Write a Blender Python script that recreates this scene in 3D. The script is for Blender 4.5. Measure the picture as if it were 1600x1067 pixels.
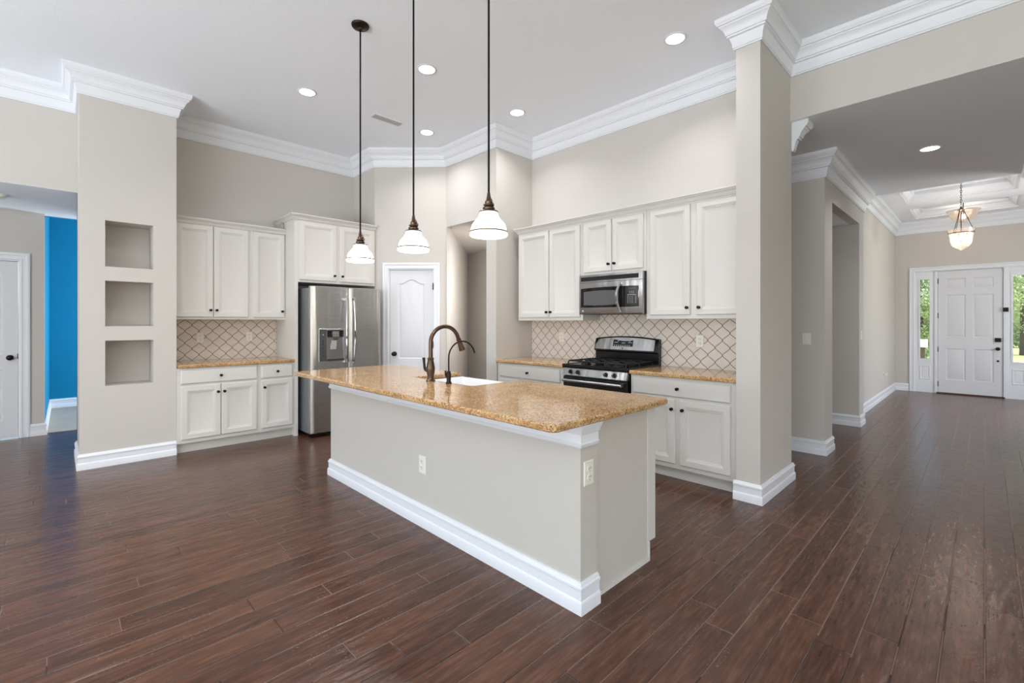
import bpy, bmesh, math, random
from mathutils import Vector, Matrix
PI = math.pi
random.seed(7)
S = bpy.context.scene
C = S.collection
for o in list(bpy.data.objects):
    bpy.data.objects.remove(o)

# ------------------------------------------------------------------ camera
YAW = 0.7947                                   # from world X towards world Y
cam_d = bpy.data.cameras.new('camera')
cam = bpy.data.objects.new('camera', cam_d); C.objects.link(cam)
cam.location = (0, 0, 1.36)
cam.rotation_euler = (PI/2, 0, YAW - PI/2)
cam_d.sensor_width = 36; cam_d.sensor_fit = 'HORIZONTAL'
cam_d.lens = 725/1600*36
cam_d.shift_y = -29.9/1600
cam_d.clip_start = 0.05; cam_d.clip_end = 300
S.camera = cam

# ------------------------------------------------------------------ world / view
S.view_settings.view_transform = 'Standard'
S.view_settings.look = 'None'
S.view_settings.gamma = 1
S.view_settings.use_curve_mapping = False
S.view_settings.exposure = 0.24
W = bpy.data.worlds.new('sky'); S.world = W; W.use_nodes = True
wn = W.node_tree.nodes; wl = W.node_tree.links
for n in list(wn): wn.remove(n)
sky = wn.new('ShaderNodeTexSky'); sky.sky_type = 'NISHITA'; sky.sun_disc = False
sky.sun_elevation = math.radians(48); sky.sun_rotation = math.radians(200); sky.air_density = 1.0; sky.dust_density = 2.5
bg = wn.new('ShaderNodeBackground'); bg.inputs[1].default_value = 0.5
wo = wn.new('ShaderNodeOutputWorld')
wl.new(sky.outputs[0], bg.inputs[0]); wl.new(bg.outputs[0], wo.inputs[0])

def light(name, kind, loc, energy, color=(1,1,1), rot=(0,0,0), parent=None, **kw):
    d = bpy.data.lights.new(name, kind); d.energy = energy; d.color = color
    for k, v in kw.items(): setattr(d, k, v)
    o = bpy.data.objects.new(name, d); C.objects.link(o)
    o.location = loc; o.rotation_euler = rot
    if parent: o.parent = parent
    return o
light('sun', 'SUN', (10, -20, 30), 4.5, (1, .95, .86), (math.radians(42), 0, math.radians(20)), angle=math.radians(1))
DAY = (0.88, 0.95, 1.0)
# daylight standing in the openings of the family room's glass doors (west wall) and windows (south wall)
for yy in (-2.7, 0.5, 3.7):
    light('window_daylight', 'AREA', (-4.45, yy, 1.25), 185, DAY, (0, -PI/2-math.radians(70), 0), shape='RECTANGLE', size=2.3, size_y=2.5)
for xx in (-2.4, 1.6):
    light('window_daylight', 'AREA', (xx, -4.95, 1.35), 8, DAY, (PI/2+math.radians(60), 0, 0), shape='RECTANGLE', size=2.4, size_y=2.1)
light('window_daylight', 'AREA', (2.42, 9.0, 1.5), 80, DAY, (0, PI/2, 0), shape='RECTANGLE', size=1.3, size_y=1.2)
light('window_daylight', 'AREA', (9.6, -2.35, 1.5), 52, DAY, (PI/2, 0, 0), shape='RECTANGLE', size=1.4, size_y=1.8)

# ------------------------------------------------------------------ materials
def lin(c):
    c /= 255
    return c/12.92 if c <= 0.04045 else ((c+0.055)/1.055)**2.4
def rgb(r, g, b): return (lin(r), lin(g), lin(b), 1)

class NT:
    def __init__(s, m): s.t = m.node_tree; s.n = s.t.nodes; s.l = s.t.links
    def add(s, typ, **kw):
        n = s.n.new(typ)
        for k, v in kw.items(): setattr(n, k, v)
        return n
    def put(s, sock, v):
        if isinstance(v, bpy.types.NodeSocket): s.l.new(v, sock)
        else: sock.default_value = v
    def math(s, op, a, b=0.0, c=0.0):
        n = s.add('ShaderNodeMath', operation=op)
        s.put(n.inputs[0], a); s.put(n.inputs[1], b); s.put(n.inputs[2], c)
        return n.outputs[0]
    def mix(s, f, a, b, blend='MIX'):
        n = s.add('ShaderNodeMix', data_type='RGBA', blend_type=blend)
        s.put(n.inputs[0], f); s.put(n.inputs[6], a); s.put(n.inputs[7], b)
        return n.outputs[2]
    def noise(s, vec, scale, detail=3, rough=.5, dim='3D'):
        n = s.add('ShaderNodeTexNoise', noise_dimensions=dim)
        if vec is not None: s.put(n.inputs['Vector'], vec)
        n.inputs['Scale'].default_value = scale; n.inputs['Detail'].default_value = detail; n.inputs['Roughness'].default_value = rough
        return n.outputs[0]
    def ramp(s, f, stops):
        n = s.add('ShaderNodeValToRGB'); e = n.color_ramp.elements
        while len(e) < len(stops): e.new(0.5)
        for i, (p, c) in enumerate(stops): e[i].position = p; e[i].color = c
        s.put(n.inputs[0], f)
        return n.outputs[0]
    def bump(s, h, strength=.3, dist=.01):
        n = s.add('ShaderNodeBump'); n.inputs['Strength'].default_value = strength; n.inputs['Distance'].default_value = dist
        s.put(n.inputs['Height'], h)
        return n.outputs[0]
    def coord(s, scale=(1,1,1), kind='Object'):
        t = s.add('ShaderNodeTexCoord'); m = s.add('ShaderNodeMapping'); m.inputs['Scale'].default_value = scale
        s.l.new(t.outputs[kind], m.inputs[0])
        return m.outputs[0]

def newmat(name):
    m = bpy.data.materials.new(name); m.use_nodes = True
    return m, NT(m), m.node_tree.nodes['Principled BSDF']
def mat(name, col, rough=.5, metal=0.0, bump=None, spec=.5, vary=0.0, emit=None):
    m, t, b = newmat(name)
    b.inputs['Roughness'].default_value = rough; b.inputs['Metallic'].default_value = metal
    b.inputs['Specular IOR Level'].default_value = spec
    v = t.coord()
    if vary:
        n = t.noise(v, 3, 2)
        c2 = tuple(x*(1-vary) for x in col[:3])+(1,)
        t.put(b.inputs['Base Color'], t.mix(n, c2, col))
    else: b.inputs['Base Color'].default_value = col
    if bump: t.put(b.inputs['Normal'], t.bump(t.noise(v, bump[0], 4, .6), bump[1], bump[2]))
    if emit:
        b.inputs['Emission Color'].default_value = emit[0]; b.inputs['Emission Strength'].default_value = emit[1]
    return m

M = {}
M['wall'] = mat('wall_paint', rgb(203,198,192), .75, bump=(140,.12,.004), spec=.3, vary=.02)
M['ceiling'] = mat('ceiling_paint', rgb(240,244,250), .9, bump=(60,.2,.006), spec=.2)
M['grey'] = mat('grey_ceiling_paint', rgb(240,242,246), .9, bump=(60,.35,.006), spec=.2)
M['trim'] = mat('white_trim', rgb(230,232,237), .38, spec=.4)
M['door'] = mat('white_door', rgb(219,220,224), .42, bump=(90,.04,.002), spec=.4)
M['cab'] = mat('cabinet_paint', rgb(214,211,206), .42, bump=(60,.03,.002), spec=.4)
M['panel'] = mat('island_paint', rgb(198,194,187), .6, bump=(140,.1,.004), spec=.3)
M['blue'] = mat('blue_paint', rgb(0,128,168), .7, bump=(140,.1,.004), spec=.3)
M['black'] = mat('black_metal', rgb(24,22,21), .38, .6)
M['bronze'] = mat('oil_rubbed_bronze', rgb(100,80,66), .3, .85, vary=.35)
M['bronze_dark'] = mat('dark_bronze', rgb(46,36,31), .38, .75, vary=.3)
M['plate'] = mat('outlet_plastic', rgb(233,229,220), .4)
M['slot'] = mat('outlet_slot', rgb(70,66,60), .6)
M['enamel'] = mat('black_enamel', rgb(16,16,17), .22)
M['iron'] = mat('cast_iron', rgb(22,22,23), .55, .2, bump=(200,.2,.002))
M['blackglass'] = mat('black_glass', rgb(20,20,22), .06)
M['micglass'] = mat('grey_oven_window', rgb(92,92,93), .18)
M['gasket'] = mat('dark_gasket', rgb(32,32,34), .6)
M['sink'] = mat('white_porcelain', rgb(244,244,246), .12)
M['plinth'] = mat('toe_board_paint', rgb(214,211,206), .5)
M['mark'] = mat('white_print', rgb(205,205,208), .5)
M['chrome'] = mat('polished_steel', rgb(205,205,207), .14, 1.0)
M['ventm'] = mat('vent_grey', rgb(178,178,178), .5)
M['dark'] = mat('dark_cavity', rgb(30,30,30), .9)
M['bark'] = mat('bark', rgb(92,78,64), .9, bump=(18,.7,.03), vary=.4)
M['hinge'] = M['black']

def steel():
    m, t, b = newmat('brushed_steel')
    v = t.coord((1, 1, 160))
    n = t.noise(v, 5, 3)
    b.inputs['Metallic'].default_value = 1
    t.put(b.inputs['Base Color'], t.mix(n, rgb(166,166,167), rgb(196,196,196)))
    w = t.noise(t.coord((5, 5, .35)), 1.3, 2)
    hh = t.math('MULTIPLY', w, 1.0)
    t.put(b.inputs['Normal'], t.bump(hh, .30, .05))
    t.put(b.inputs['Roughness'], t.math('MULTIPLY_ADD', n, .1, .24))
    return m
M['steel'] = steel()
M['steelside'] = mat('painted_steel_side', rgb(135,137,141), .45, .5)

def granite():
    m, t, b = newmat('golden_granite')
    v = t.coord()
    vo = t.add('ShaderNodeTexVoronoi'); vo.inputs['Scale'].default_value = 150; t.l.new(v, vo.inputs['Vector'])
    n1 = t.noise(v, 92, 5, .72); n2 = t.noise(v, 7, 3, .6); n3 = t.noise(v, 190, 2, .6)
    cell = t.add('ShaderNodeSeparateColor'); t.l.new(vo.outputs['Color'], cell.inputs[0])
    a = t.ramp(cell.outputs[0], [(0, rgb(96,66,44)), (.22, rgb(168,120,72)), (.6, rgb(206,158,100)), (1, rgb(226,196,152))])
    big = t.ramp(n2, [(.32, rgb(172,128,84)), (.68, rgb(220,190,146))])
    c = t.mix(.38, a, big)
    sp = t.ramp(n1, [(.395, (1,1,1,1)), (.465, (0,0,0,1))])
    c = t.mix(t.math('MULTIPLY', sp, .85), c, rgb(62,48,42))
    gr = t.ramp(n3, [(.62, (0,0,0,1)), (.7, (1,1,1,1))])
    c = t.mix(t.math('MULTIPLY', gr, .5), c, rgb(120,108,98))
    t.put(b.inputs['Base Color'], c)
    b.inputs['Roughness'].default_value = .1
    return m
M['granite'] = granite()

def floor_mat():
    m, t, b = newmat('dark_hand_scraped_planks')
    tc = t.add('ShaderNodeTexCoord'); sx = t.add('ShaderNodeSeparateXYZ'); t.l.new(tc.outputs['Object'], sx.inputs[0])
    X, Y = sx.outputs[0], sx.outputs[1]
    wv = 0.127
    ry = t.math('DIVIDE', Y, wv); row = t.math('FLOOR', ry); fy = t.math('FRACT', ry)
    w1 = t.add('ShaderNodeTexWhiteNoise', noise_dimensions='1D'); t.put(w1.inputs['W'], row)
    xx = t.math('ADD', t.math('DIVIDE', X, 1.25), t.math('MULTIPLY', w1.outputs[0], 9.0))
    col = t.math('FLOOR', xx); fx = t.math('FRACT', xx)
    cb = t.add('ShaderNodeCombineXYZ'); t.put(cb.inputs[0], row); t.put(cb.inputs[1], col)
    w2 = t.add('ShaderNodeTexWhiteNoise', noise_dimensions='2D'); t.l.new(cb.outputs[0], w2.inputs['Vector'])
    rid = w2.outputs[0]
    # per-plank shifted coordinates
    cx = t.add('ShaderNodeCombineXYZ')
    t.put(cx.inputs[0], t.math('MULTIPLY', X, 1.0)); t.put(cx.inputs[1], t.math('MULTIPLY', Y, 9.0)); t.put(cx.inputs[2], t.math('MULTIPLY', rid, 30.0))
    grain = t.noise(cx.outputs[0], 7, 6, .65)
    cy = t.add('ShaderNodeCombineXYZ')
    t.put(cy.inputs[0], t.math('MULTIPLY', X, 1.0)); t.put(cy.inputs[1], t.math('MULTIPLY', Y, 2.4)); t.put(cy.inputs[2], t.math('MULTIPLY', rid, 30.0))
    scr = t.noise(cy.outputs[0], 9, 3, .5)
    base = t.ramp(rid, [(0, rgb(72,43,31)), (.5, rgb(94,60,45)), (1, rgb(114,76,57))])
    g = t.ramp(grain, [(.28, rgb(46,27,20)), (.55, rgb(100,67,51)), (.8, rgb(144,104,82))])
    c = t.mix(.55, base, g)
    blot = t.noise(cx.outputs[0], 2.2, 3, .6)
    c = t.mix(t.math('MULTIPLY', t.ramp(blot, [(.42,(1,1,1,1)),(.6,(0,0,0,1))]), .35), c, rgb(48,31,25))
    ey = t.math('MINIMUM', fy, t.math('SUBTRACT', 1.0, fy)); ex = t.math('MINIMUM', fx, t.math('SUBTRACT', 1.0, fx))
    ey = t.math('MULTIPLY', ey, wv); ex = t.math('MULTIPLY', ex, 1.25)
    e = t.math('MINIMUM', ey, ex)
    seam = t.math('LESS_THAN', e, .0019)
    wear = t.noise(tc.outputs['Object'], 1.1, 2)
    lightseam = t.math('MULTIPLY', seam, t.math('GREATER_THAN', wear, .46))
    c = t.mix(t.math('MULTIPLY', seam, .75), c, rgb(26,17,14))
    c = t.mix(t.math('MULTIPLY', lightseam, .45), c, rgb(160,130,112))
    # pale worn flecks near seams
    fl = t.noise(tc.outputs['Object'], 95, 2, .6)
    near = t.math('LESS_THAN', e, .03)
    fm = t.math('MULTIPLY', t.math('GREATER_THAN', fl, .64), t.math('MULTIPLY', near, t.math('GREATER_THAN', wear, .5)))
    c = t.mix(t.math('MULTIPLY', fm, .4), c, rgb(160,135,116))
    t.put(b.inputs['Base Color'], c)
    t.put(b.inputs['Roughness'], t.math('MULTIPLY_ADD', grain, .16, .15))
    b.inputs['Specular IOR Level'].default_value = .38
    sm = t.add('ShaderNodeMapRange', interpolation_type='SMOOTHSTEP'); t.put(sm.inputs[0], e); sm.inputs[1].default_value = 0; sm.inputs[2].default_value = .006
    h = t.math('ADD', t.math('MULTIPLY', scr, 1.3), t.math('MULTIPLY', grain, .15))
    h = t.math('ADD', h, t.math('MULTIPLY', sm.outputs[0], .5))
    h = t.math('ADD', h, t.math('MULTIPLY', rid, .2))
    t.put(b.inputs['Normal'], t.bump(h, .5, .006))
    return m
M['floor'] = floor_mat()

def tile_mat():
    m, t, b = newmat('arabesque_tile')
    tc = t.add('ShaderNodeTexCoord'); sx = t.add('ShaderNodeSeparateXYZ'); t.l.new(tc.outputs['Object'], sx.inputs[0])
    x, z = t.math('ADD', sx.outputs[0], -.064), sx.outputs[2]
    p = .068; h = .1375; a = p*.455
    ph = t.math('MULTIPLY_ADD', z, 2*PI/h, PI/2-2*PI*.408/h)
    sn = t.math('SINE', ph); cs = t.math('COSINE', ph)
    sh = t.math('ADD', sn, t.math('MULTIPLY', t.math('SINE', t.math('MULTIPLY', ph, 3.0)), -.035))
    off = t.math('MULTIPLY', sh, a)
    def dist(u):
        q = t.math('FRACT', t.math('ADD', t.math('DIVIDE', u, 2*p), .5))
        return t.math('ABSOLUTE', t.math('MULTIPLY', t.math('SUBTRACT', q, .5), 2*p))
    d = t.math('MINIMUM', dist(t.math('SUBTRACT', x, off)), dist(t.math('SUBTRACT', t.math('ADD', x, off), p)))
    sl = t.math('MULTIPLY', cs, a*2*PI/h)
    d = t.math('DIVIDE', d, t.math('SQRT', t.math('ADD', 1.0, t.math('MULTIPLY', sl, sl))))
    sm = t.add('ShaderNodeMapRange', interpolation_type='SMOOTHSTEP'); t.put(sm.inputs[0], d); sm.inputs[1].default_value = .0018; sm.inputs[2].default_value = .0042
    n = t.noise(tc.outputs['Object'], 6, 3)
    tile = t.mix(n, rgb(206,196,186), rgb(226,219,211))
    c = t.mix(sm.outputs[0], rgb(142,100,74), tile)
    t.put(b.inputs['Base Color'], c)
    t.put(b.inputs['Roughness'], t.math('MULTIPLY_ADD', sm.outputs[0], -.45, .75))
    t.put(b.inputs['Normal'], t.bump(sm.outputs[0], .35, .003))
    return m
M['tile'] = tile_mat()

def glassmat(name, tint=(1,1,1,1), gl=.1, rough=.02, diff=0.0, emit=0.0):
    m = bpy.data.materials.new(name); m.use_nodes = True; t = NT(m)
    for n in list(t.n): t.n.remove(n)
    o = t.add('ShaderNodeOutputMaterial'); tr = t.add('ShaderNodeBsdfTransparent'); g = t.add('ShaderNodeBsdfGlossy'); mx = t.add('ShaderNodeMixShader')
    tr.inputs[0].default_value = tint; g.inputs['Roughness'].default_value = rough
    fr = t.add('ShaderNodeFresnel'); fr.inputs[0].default_value = 1.45
    t.put(mx.inputs[0], t.math('MULTIPLY_ADD', fr.outputs[0], .8, gl))
    t.l.new(tr.outputs[0], mx.inputs[1]); t.l.new(g.outputs[0], mx.inputs[2])
    last = mx.outputs[0]
    if diff:
        df = t.add('ShaderNodeBsdfTranslucent'); df.inputs[0].default_value = (1,.95,.9,1); m2 = t.add('ShaderNodeMixShader'); m2.inputs[0].default_value = diff
        t.l.new(last, m2.inputs[1]); t.l.new(df.outputs[0], m2.inputs[2]); last = m2.outputs[0]
    t.l.new(last, o.inputs[0])
    return m
M['glass'] = glassmat('window_glass', gl=.02)
M['jarglass'] = glassmat('lantern_glass', (.97,.91,.86,1), .05, .05, .06)
def emis(name, col, st):
    m, t, b = newmat(name)
    b.inputs['Base Color'].default_value = (.9,.9,.9,1); b.inputs['Emission Color'].default_value = col; b.inputs['Emission Strength'].default_value = st
    b.inputs['Roughness'].default_value = .4
    return m
M['lens'] = emis('lit_lens', (1,.98,.95,1), 9)
M['shade'] = emis('lit_opal_glass', (1,.975,.93,1), 2.0)
M['bulb'] = emis('lit_bulb', (1,.86,.68,1), 14)
M['display'] = mat('display', rgb(14,16,20), .15)

def leaf(name, c1, c2):
    m, t, b = newmat(name)
    n = t.noise(t.coord(), 1.6, 4)
    t.put(b.inputs['Base Color'], t.mix(n, c1, c2)); b.inputs['Roughness'].default_value = .6
    b.inputs['Subsurface Weight'].default_value = 0
    return m
M['leafA'] = leaf('leaf_green', rgb(118,140,92), rgb(186,200,150))
M['leafB'] = leaf('leaf_deep_green', rgb(92,120,84), rgb(150,172,126))
M['grass'] = leaf('lawn_grass', rgb(168,180,96), rgb(208,214,140))
M['carpet'] = mat('beige_carpet', rgb(186,174,160), .95, bump=(260,.6,.006), vary=.2)
M['paving'] = mat('pale_paving', rgb(200,195,186), .8, bump=(30,.2,.004))

# ------------------------------------------------------------------ mesh helpers
def B(): return bmesh.new()
def obj(name, bm, material, parent=None, smooth=None, bevel=0, loc=None, rotz=0):
    bmesh.ops.remove_doubles(bm, verts=bm.verts, dist=1e-6)
    bmesh.ops.recalc_face_normals(bm, faces=bm.faces)
    me = bpy.data.meshes.new(name); bm.to_mesh(me); bm.free()
    mats = material if isinstance(material, (list, tuple)) else [material]
    for m in mats: me.materials.append(m)
    if smooth:
        me.polygons.foreach_set('use_smooth', [True]*len(me.polygons))
        me.set_sharp_from_angle(angle=math.radians(smooth))
    o = bpy.data.objects.new(name, me); C.objects.link(o)
    if parent: o.parent = parent
    if loc: o.location = loc
    if rotz: o.rotation_euler = (0,0,rotz)
    if bevel:
        md = o.modifiers.new('bevel', 'BEVEL'); md.width = bevel; md.segments = 2; md.limit_method = 'ANGLE'; md.angle_limit = math.radians(40)
    return o
def thing(name, label, cat, loc=(0,0,0), rotz=0, group=None):
    o = bpy.data.objects.new(name, None); C.objects.link(o); o.empty_display_size = .1
    o.location = loc; o.rotation_euler = (0,0,rotz)
    return tag(o, label, cat, group)
def tag(o, label, cat, group=None):
    o['label'] = label; o['category'] = cat
    if group: o['group'] = group
    return o
def struct(o, label=None):
    o['kind'] = 'structure'
    if label: o['label'] = label
    return o
def dup(root, loc, rotz=None, label=None):
    r = root.copy(); C.objects.link(r); r.location = loc
    if rotz is not None: r.rotation_euler = (0,0,rotz)
    if label: r['label'] = label
    for ch in list(root.children):
        c = ch.copy(); C.objects.link(c); c.parent = r
        for g in list(ch.children):
            d = g.copy(); C.objects.link(d); d.parent = c
    return r

def face(bm, vs):
    try: return bm.faces.new(vs)
    except ValueError: return None
def box(bm, x0, x1, y0, y1, z0, z1):
    v = [bm.verts.new(p) for p in ((x0,y0,z0),(x1,y0,z0),(x1,y1,z0),(x0,y1,z0),(x0,y0,z1),(x1,y0,z1),(x1,y1,z1),(x0,y1,z1))]
    for q in ((0,3,2,1),(4,5,6,7),(0,1,5,4),(1,2,6,5),(2,3,7,6),(3,0,4,7)): face(bm, [v[i] for i in q])
    return bm
def bx(*a): return box(B(), *a)
def loft(bm, loops, caps=(True, True), closed=False):
    L = [[bm.verts.new(p) for p in lp] for lp in loops]
    n = len(L[0])
    rng = range(len(L)) if closed else range(len(L)-1)
    for i in rng:
        a, b = L[i], L[(i+1) % len(L)]
        for j in range(n): face(bm, [a[j], a[(j+1)%n], b[(j+1)%n], b[j]])
    if not closed:
        if caps[0]: face(bm, L[0])
        if caps[1]: face(bm, L[-1])
    return L
def lathe(bm, prof, seg=32, c=(0,0,0), axis='Z'):
    loops = []
    for r, h in prof:
        lp = []
        for k in range(seg):
            a = 2*PI*k/seg; x, y = max(r, 1e-5)*math.cos(a), max(r, 1e-5)*math.sin(a)
            if axis == 'Z': lp.append((c[0]+x, c[1]+y, c[2]+h))
            elif axis == 'Y': lp.append((c[0]+x, c[1]+h, c[2]+y))
            else: lp.append((c[0]+h, c[1]+x, c[2]+y))
        loops.append(lp)
    loft(bm, loops)
    return bm
def tube(bm, pts, r, seg=10, closed=False):
    pts = [Vector(p) for p in pts]; n = len(pts)
    rr = r if isinstance(r, (list, tuple)) else [r]*n
    loops = []; prev = None
    for i, p in enumerate(pts):
        a = pts[(i-1) % n] if (i or closed) else p; b = pts[(i+1) % n] if (i < n-1 or closed) else p
        d = (b-a).normalized()
        if prev is None:
            u = d.cross(Vector((0,0,1)))
            if u.length < 1e-3: u = d.cross(Vector((1,0,0)))
        else: u = prev - d*prev.dot(d)
        u.normalize(); prev = u; w = d.cross(u)
        loops.append([p+(u*math.cos(2*PI*k/seg)+w*math.sin(2*PI*k/seg))*rr[i] for k in range(seg)])
    loft(bm, loops, closed=closed)
    return bm
def offs(path, closed):
    """per-vertex mitre vectors; room on the right of the direction of travel"""
    P = [Vector(p) for p in path]; n = len(P); out = []
    for i in range(n):
        d1 = (P[i]-P[i-1]).normalized() if (i or closed) else None
        d2 = (P[(i+1) % n]-P[i]).normalized() if (i < n-1 or closed) else None
        d1 = d1 if d1 is not None else d2; d2 = d2 if d2 is not None else d1
        n1 = Vector((d1.y, -d1.x)); n2 = Vector((d2.y, -d2.x))
        m = (n1+n2).normalized(); out.append(m/max(m.dot(n1), .2))
    return P, out
def sweep(bm, path, prof, z0=0, closed=False):
    P, m = offs(path, closed)
    loops = [[(P[i].x+m[i].x*o, P[i].y+m[i].y*o, z0+z) for o, z in prof] for i in range(len(P))]
    loft(bm, loops, closed=closed)
    return bm
def wallrun(bm, path, z0, z1, t=.12, closed=False):
    return sweep(bm, path, [(0,z0),(0,z1),(-t,z1),(-t,z0)], 0, closed)
def ngon(bm, pts):
    """planar fill of a possibly concave outline"""
    es = []
    v = [bm.verts.new(p) for p in pts]
    for i in range(len(v)): es.append(bm.edges.new((v[i], v[(i+1) % len(v)])))
    bmesh.ops.triangle_fill(bm, use_beauty=True, use_dissolve=False, edges=es)
def fillholes(bm, loops, flip=None):
    es = []; V = []
    for lp in loops:
        v = [bm.verts.new(p) for p in lp]; V.append(v)
        for i in range(len(v)): es.append(bm.edges.new((v[i], v[(i+1) % len(v)])))
    bmesh.ops.triangle_fill(bm, use_beauty=True, use_dissolve=False, edges=es)
    return V
def prism(bm, poly, levels, closed=True):
    """poly clockwise (room on right = inside) ; levels [(inset, z)]"""
    P, m = offs(poly, True)
    def lp(o, z): return [(P[i].x+m[i].x*o, P[i].y+m[i].y*o, z) for i in range(len(P))]
    loft(bm, [lp(o, z) for o, z in levels], caps=(False, False))
    ngon(bm, lp(*levels[0])); ngon(bm, lp(*levels[-1]))
    return bm
def rect(x0, x1, z0, z1, y): return [(x0,y,z0),(x1,y,z0),(x1,y,z1),(x0,y,z1)]
def rings(bm, x0, x1, z0, z1, prof, y0=0):
    """nested rectangles facing -y ; prof [(inset, height towards viewer)]"""
    loft(bm, [rect(x0+i, x1-i, z0+i, z1-i, y0-h) for i, h in prof])
    return bm
DOORP = [(0,0),(0,.013),(.005,.019),(.050,.019),(.053,.0165),(.058,.0165),(.061,.0125),(.068,.0125),(.071,.009),(.083,.005)]
DRAWP = [(0,0),(0,.011),(.009,.019)]
CROWN = [(0,0),(.014,0),(.014,.012),(.019,.014),(.024,.05),(.036,.088),(.05,.092),(.05,.105),(.058,.107),(.06,.118),(.07,.145),(.086,.163),(.094,.168),(.094,.178),(.104,.181),(.112,.196),(.116,.2),(.116,.23),(0,.23)]
def crown(h, p=.116): return [(o*p/.116, z*h/.23) for o, z in CROWN]
BASE = [(0,0),(.022,0),(.022,.052),(.019,.06),(.0145,.064),(.0145,.108),(.019,.113),(.019,.124),(.013,.129),(.009,.142),(0,.144)]
ROT_R = -PI/2; ROT_D = -PI/4

# ------------------------------------------------------------------ the setting
CEIL = 3.69; CB = 3.46; HC = 3.09; FC = 3.33; LH = 2.67
KIT = [(-4.5,6.42),(.15,6.42),(.15,5.825),(.88,5.825),(.88,6.42),(3.083,6.42),(3.083,5.802),(3.769,5.116),(3.769,4.11),(4.40,4.11),(4.40,1.345),(3.745,1.345),(3.745,1.172),(4.50,1.172),(4.50,-5),(-4.5,-5)]
bm = B(); box(bm, -5, 12.25, -5.2, 8.06, -.1, 0)
struct(obj('floor', bm, M['floor']), 'dark brown hand-scraped wood plank floor')
struct(obj('floor_carpet', bx(-.3, 2.6, 8.06, 10.5, -.1, .004), M['carpet']), 'beige carpet in the blue room')
bm = B(); prism(bm, [(-4.6,6.5),(3.2,6.5),(4.6,5.1),(4.6,-5.1),(-4.6,-5.1)], [(0,CEIL),(0,CEIL+.1)])
struct(obj('ceiling', bm, M['ceiling']), 'high white textured kitchen ceiling')
struct(obj('ceiling_hall', bx(4.5005, 8.0, -2.4, 3.2, HC, HC+.003), M['grey']), 'lower ceiling of the hall towards the front door')
struct(obj('ceiling_left_hall', bx(-4.6, 1.0, 6.4205, 8.10, LH, LH+.003), M['ceiling']), 'low ceiling of the left hall')
struct(obj('ceiling_blue_room', bx(-.3, 2.6, 8.10, 10.5, 3.05, 3.15), M['ceiling']), 'ceiling of the blue room')

# left kitchen wall and its neighbours
struct(obj('wall_left', wallrun(B(), [(.15,6.42),(3.083,6.42),(3.083,5.802),(3.1535,5.7315)], 0, CEIL), M['wall']), 'beige wall behind the left cabinets')
struct(obj('wall_left_header', bx(-4.5, .16, 6.42, 6.54, LH+.004, CEIL), M['wall']), 'beige wall over the left hall opening')
# column with three niches
bm = B()
nz = [(.757,1.186),(1.323,1.755),(1.890,2.326)]; nx0, nx1 = .328, .692
Vx0, Vx1, Vy = .15, .88, 5.825
holes = [[(nx0,Vy,a),(nx1,Vy,a),(nx1,Vy,b),(nx0,Vy,b)] for a, b in nz]
fillholes(bm, [[(Vx0,Vy,0),(Vx1,Vy,0),(Vx1,Vy,CEIL),(Vx0,Vy,CEIL)]]+holes)
for h in holes: loft(bm, [h, [(x, Vy+.30, z) for x, y, z in h]], caps=(False, True))
for x in (Vx0, Vx1): face(bm, [bm.verts.new(p) for p in ((x,Vy,0),(x,6.54,0),(x,6.54,CEIL),(x,Vy,CEIL))])
face(bm, [bm.verts.new(p) for p in ((Vx0,6.54,0),(Vx1,6.54,0),(Vx1,6.54,CEIL),(Vx0,6.54,CEIL))])
struct(obj('wall_niche_column', bm, M['wall']), 'beige wall column with three square niches')
# pantry diagonal with its door opening, then the passage wall
dA = Vector((3.083,5.802)); dd = Vector((1,-1)).normalized()
def dpt(s): p = dA+dd*s; return (p.x, p.y)
DO0, DO1, DH = .19, .806, 2.085      # opening along the diagonal
bm = B()
wallrun(bm, [dpt(.0997), dpt(DO0)], 0, CEIL)
wallrun(bm, [dpt(DO0), dpt(DO1)], DH, CEIL)
wallrun(bm, [dpt(DO1), (3.769,5.116), (3.769,5.10)], 0, CEIL, .06)
struct(obj('wall_pantry', bm, M['wall']), 'diagonal beige wall around the pantry door')
bm = B()
wallrun(bm, [(3.769,5.10),(3.769,4.289)], 2.65, CEIL, .1)
wallrun(bm, [(3.769,4.289),(3.769,4.11),(4.40,4.11),(4.40,1.345)], 0, CEIL, .1)
struct(obj('wall_right', bm, M['wall']), 'beige wall behind the range and right cabinets')
# passage behind the opening beside the pantry
q0 = Vector((3.83,5.13)); qa = q0+Vector((1,1)).normalized()*2.55
fw_ = Vector((math.cos(YAW), math.sin(YAW))); rt_ = Vector((math.sin(YAW), -math.cos(YAW)))
qb = qa+(fw_*-.7+rt_*.41)*2.2
bm = B(); wallrun(bm, [q0, qa, qb, (5.0,4.45),(3.87,4.289)], 0, 2.72)
struct(obj('wall_passage', bm, M['wall']), 'beige walls of the passage beside the pantry')
struct(obj('ceiling_passage', prism(B(), [(3.871,5.2),(qa.x,qa.y+.1),(qa.x+.3,qa.y-.1),(qb.x+.4,qb.y-.3),(5.5,4.3),(3.871,4.15)], [(0,2.651),(0,2.72)]), M['wall']), 'ceiling of the passage')
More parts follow.
